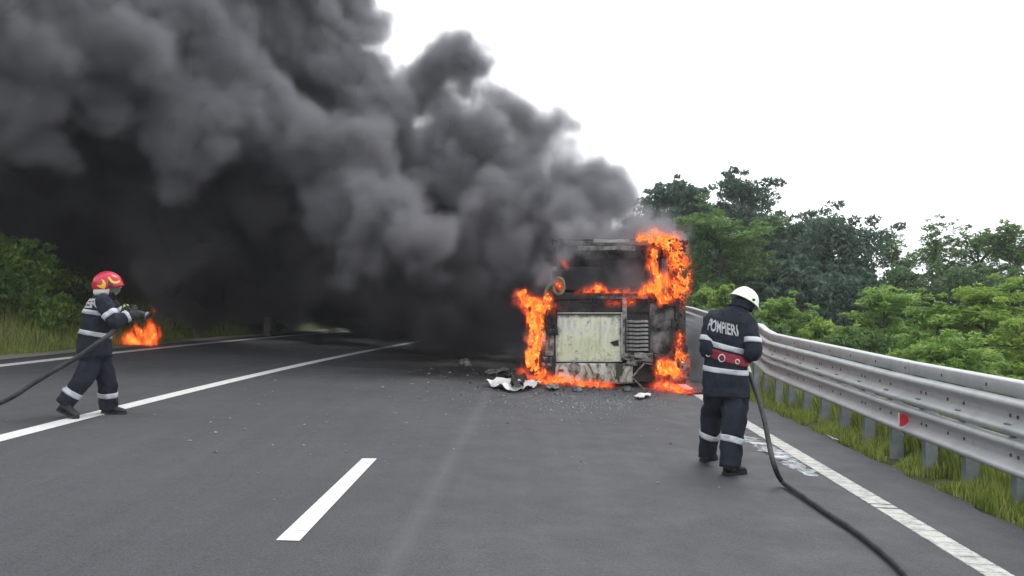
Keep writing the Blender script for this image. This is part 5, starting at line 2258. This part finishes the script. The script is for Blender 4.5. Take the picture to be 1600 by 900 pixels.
FB = 15.5
flame('tall orange flame licking from the left flank of the bus', [(832, 474, FB + .2, 22, 11), (815, 463, FB + .2, 11, 8), (852, 482, FB + .1, 15, 9), (838, 500, FB + .2, 14, 18), (836, 530, FB + .2, 14, 24), (832, 560, FB + .2, 12, 26), (845, 585, FB + .1, 11, 14), (858, 464, FB, 8, 8)], 1, sc=4.2, amp=.42, zs=.6)
flame('large yellow flame pouring out at the right of the rear window', [(1018, 398, FB + .1, 8, 14), (1022, 420, FB + .1, 10, 18), (1034, 440, FB, 13, 18), (1037, 462, FB, 14, 14), (1018, 452, FB + .1, 14, 9), (1000, 462, FB + .1, 10, 5)], 2, amp=.30)
flame('flame curling over the upper right roof corner of the bus', [(1002, 374, FB + .2, 12, 10), (1020, 372, FB + .2, 16, 12), (1042, 374, FB + .15, 18, 12), (1056, 388, FB + .1, 12, 16), (1066, 408, FB + .1, 6, 24), (1052, 405, FB + .1, 10, 18), (1060, 425, FB + .1, 7, 16), (1069, 440, FB + .1, 4, 22), (1058, 452, FB, 10, 14)], 3, sc=6.5, amp=.62, zs=.8)
flame('low flames along the sill of the rear window', [(935, 456, FB + .25, 14, 8), (960, 458, FB + .25, 22, 5), (915, 459, FB + .25, 10, 4)], 4, amp=.3, thick=.15, sc=4)
flame('small flame at the left window corner of the bus', [(880, 411, FB, 6, 7)], 5, amp=.12, thick=.1, sc=5)
flame('flame spot in the dark band under the rear window', [(982, 470, FB + .1, 9, 6), (955, 478, FB + .1, 8, 4)], 6, amp=.12, thick=.1, sc=5)
flame('bright flame burning under the rear bumper', [(870, 596, FB - .1, 20, 7), (905, 600, FB - .1, 22, 7), (930, 602, FB - .15, 16, 6), (950, 603, FB - .25, 10, 4), (850, 590, FB, 8, 8)], 7, amp=.3, thick=.2, sc=5)
flame('flames at the lower right corner of the bus', [(1032, 580, FB - .05, 11, 16), (1050, 578, FB - .05, 14, 14), (1062, 560, FB, 8, 22), (1064, 532, FB, 6, 10), (1068, 575, FB - .05, 6, 14)], 8, amp=.45, thick=.18, sc=5)
flame('burning pool on the asphalt at the right of the bus', [(1050, 606, FB - .5, 24, 6), (1068, 610, FB - .7, 14, 5), (1035, 602, FB - .4, 12, 5)], 9, amp=.24, thick=.35, sc=4.5, zs=.8)
flame('small flame on the road left of the bus', [(815, 583, FB + .1, 7, 4), (828, 590, FB - .1, 10, 3)], 10, amp=.08, thick=.12, sc=5)
flame('small flame behind the mirror frame of the bus', [(873, 447, FB + .15, 7, 10)], 12, amp=.1, thick=.1, sc=5)
flame('roadside grass fire beyond the nozzle on the left bank', [(190, 537, 20.9, 12, 6), (208, 535, 20.9, 16, 8), (228, 534, 20.9, 16, 10), (240, 524, 20.9, 9, 16), (238, 504, 20.8, 5, 12), (222, 520, 21.0, 12, 12), (202, 528, 20.9, 8, 8)], 11, amp=.36, thick=.3, core_d=.09, sc=3.0, voxel=.035)
# ================================================================== DEBRIS
def sheet(name, pts, z_amp, mat, label, cat, seed=0, thick=.008, cuts=5, up0=.03, group=None):
    g = [G(u, v) for u, v in pts]
    c = sum(g, Vector()) / len(g)
    bm = bmesh.new()
    vs = [bm.verts.new(p - c) for p in g]
    bm.faces.new(vs)
    bmesh.ops.triangulate(bm, faces=bm.faces[:])
    bmesh.ops.subdivide_edges(bm, edges=bm.edges[:], cuts=cuts, use_grid_fill=True)
    for v in bm.verts:
        v.co.z += up0 + z_amp * abs(mnoise.noise(v.co * 3.5 + Vector((seed, 0, 0)))) * 2
        v.co.x += .02 * mnoise.noise(v.co * 7)
    o = bm_obj(name, bm, mat)
    o.location = c
    md = o.modifiers.new('t', 'SOLIDIFY')
    md.thickness = thick
    tag(o, label, cat, group)
    return o


WHITE_SH = simple('sooty_white_panel', (.35, .34, .33), (.70, .69, .68), 4, .6, 0, .3, .01, lo=.32, hi=.5)
sheet('panel_fragment', [(758, 604), (785, 599), (812, 600), (840, 604), (826, 611), (800, 615), (778, 610)], .10, WHITE_SH, 'torn white body panel lying left of the bus', 'debris', 1)
sheet('panel_fragment', [(797, 611), (806, 598), (824, 598), (818, 612), (806, 616)], .16, SOOT, 'black charred flap on top of the torn white panel', 'debris', 2, up0=.08)
sheet('panel_fragment', [(824, 606), (842, 599), (846, 602), (834, 609)], .08, WHITE_SH, 'small white scrap between the torn panel and the bus', 'debris', 3)
sheet('panel_fragment', [(757, 584), (790, 578), (796, 581), (765, 588)], .04, ASHG, 'long grey strip lying on the sooty road beyond the torn white panel', 'debris', 4)
sheet('panel_fragment', [(788, 588), (800, 580), (806, 584), (796, 592)], .07, SOOT_G, 'bent dark scrap beside the long grey strip', 'debris', 5)
sheet('panel_fragment', [(990, 622), (1012, 618), (1018, 622), (1000, 626)], .03, WHITE_SH, 'thin pale strip below the bent struts', 'debris', 6)
sheet('panel_fragment', [(850, 607), (870, 603), (874, 609), (858, 613)], .04, ASHG, 'flat grey scrap under the left bumper corner', 'debris', 7)
sheet('paper_scrap', [(1288, 683), (1303, 689), (1312, 692), (1300, 688)], .02, WHITE_P, 'white scrap on the asphalt edge below the guardrail', 'litter', 8)
sheet('panel_fragment', [(1068, 612), (1100, 610), (1102, 617), (1075, 618)], .04, SOOT, 'black charred scrap left of the white-helmeted firefighter', 'debris', 9)


def stone(u, v, r, mat, label, seed, name='rubble', group=None):
    c = G(u, v)
    bm = bmesh.new()
    bmesh.ops.create_icosphere(bm, subdivisions=2, radius=r)
    for w_ in bm.verts:
        w_.co *= 1 + .5 * mnoise.noise(w_.co / r * .9 + Vector((seed * 3.3, 0, 0)))
        w_.co.z = w_.co.z * .75 + r * .6
    o = bm_obj(name, bm, mat)
    o.location = c
    tag(o, label, 'debris', group)
    return o


stone(727, 573, .15, ASHG, 'grey lump standing alone on the sooty road', 1)
stone(902, 612, .09, ASHG, 'pale lump under the lit middle of the bumper', 2)
stone(980, 612, .085, SOOT_G, 'round grey lump left of the bent struts', 3)
stone(812, 579, .07, SOOT, 'black lump near the small road flame', 4)
stone(1008, 604, .07, SOOT, 'black lump between the bent struts', 5)

# unnumbered crumbs: glass, ash, flakes
rs2 = np.random.RandomState(21)


def crumbs(name, cx_, cy_, sx, sy, n, smin, smax, mat, label, flat=.4, cond=None):
    tris = []
    for _ in range(n):
        u, v = rs2.normal(cx_, sx), rs2.normal(cy_, sy)
        if v < 560 or (cond and not cond(u, v)):
            continue
        p = G(u, v)
        if p.y > 24 or p.y < 3:
            continue
        s = rs2.uniform(smin, smax) * (1 if rs2.random() < .9 else 2.2)
        a = rs2.uniform(0, 6.28)
        q = [p + Vector((math.cos(a + t) * s * rs2.uniform(.6, 1.2), math.sin(a + t) * s * rs2.uniform(.6, 1.2), .006)) for t in (0, 2.1, 4.2)]
        top = p + Vector((rs2.uniform(-.3, .3) * s, rs2.uniform(-.3, .3) * s, .006 + s * flat * rs2.uniform(.4, 1.6)))
        for i in range(3):
            tris.append([q[i], q[(i + 1) % 3], top])
    o = quads_obj(name, [[list(a) for a in t] for t in tris], mat, nv=3)
    tag(o, label, kind='stuff')


GLASSC = NodeMat('broken_safety_glass', (.20, .25, .25), .2, 0, .6).m
crumbs('broken_glass', 930, 626, 85, 12, 3400, .004, .010, GLASSC, 'pale teal safety glass crumbs scattered in front of the bus', .7)
crumbs('ash_flakes', 905, 603, 85, 8, 800, .01, .03, SOOT, 'black ash flakes scattered round the bus')
crumbs('ash_flakes', 765, 588, 60, 14, 260, .01, .025, ASHG, 'grey flakes scattered left of the bus')
crumbs('grit', 640, 640, 260, 50, 320, .008, .018, ASHG, 'loose grit scattered over the lane')

# water and foam running past the firefighter
WET = NodeMat('foam_and_water', (.5, .52, .54), .12, 0, .7)
_co = WET.coord()
WET.color(WET.ramp(WET.noise(4, 6, .7, WET.coord(scale=(2.5, .8, 1))), [(.36, (.09, .095, .10)), (.52, (.50, .53, .56))]))
WET = WET.m
path = [G(u, v) for u, v in ((1118, 668), (1150, 679), (1180, 690), (1210, 706), (1240, 725), (1272, 745))]
pp = catmull(path, 26)
V, Fc = [], []
for i, p in enumerate(pp):
    e_ = math.sin(math.pi * (i + .5) / (len(pp) + 1)) ** .6
    for s in (-1, -.5, .5, 1):
        w_ = .03 + e_ * (.06 + .24 * abs(mnoise.fractal(Vector((i * .11, s, 0)), 1, 2, 4)))
        x = p.x + s * w_ + .05 * mnoise.noise(Vector((i * .21, s * 3, 4)))
        V.append((x, p.y - .1 * s * w_, zroad(x) + .003 + (.0025 if abs(s) < .9 else 0)))
for i in range(len(pp) - 1):
    for k in range(3):
        a = i * 4 + k
        Fc.append((a, a + 1, a + 5, a + 4))
o = mesh_obj('puddle', V, Fc, WET, smooth=True)
tag(o, 'pale foamy water trickling past the white edge line behind the right firefighter', kind='stuff')

# concrete marker post far away on the left verge
q = Vector((x_left(28.0) - .55, 28.0, 0))
q.z = zroad(q.x) - .05
bm = bmesh.new()
add_box(bm, (0, 0, .33), (.24, .16, .74), bevel=.06)
o = bm_obj('marker_post', bm, simple('weathered_concrete', (.25, .24, .21), (.42, .41, .37), 8, .9, bump=.5))
o.location = q
tag(o, 'stubby pale marker post on the far left verge under the smoke', 'marker post')

# ================================================================== HAZE
bm = bmesh.new()
add_box(bm, (0, 1180, 5.0), (4200, 2560, 38.0))
hz = bm_obj('haze', bm)
hm_ = fog_mat('haze_air', (.9, .93, 1.0), .0008)
hz.data.materials.append(hm_)
tag(hz, 'pale smoky air over the whole road', kind='stuff')
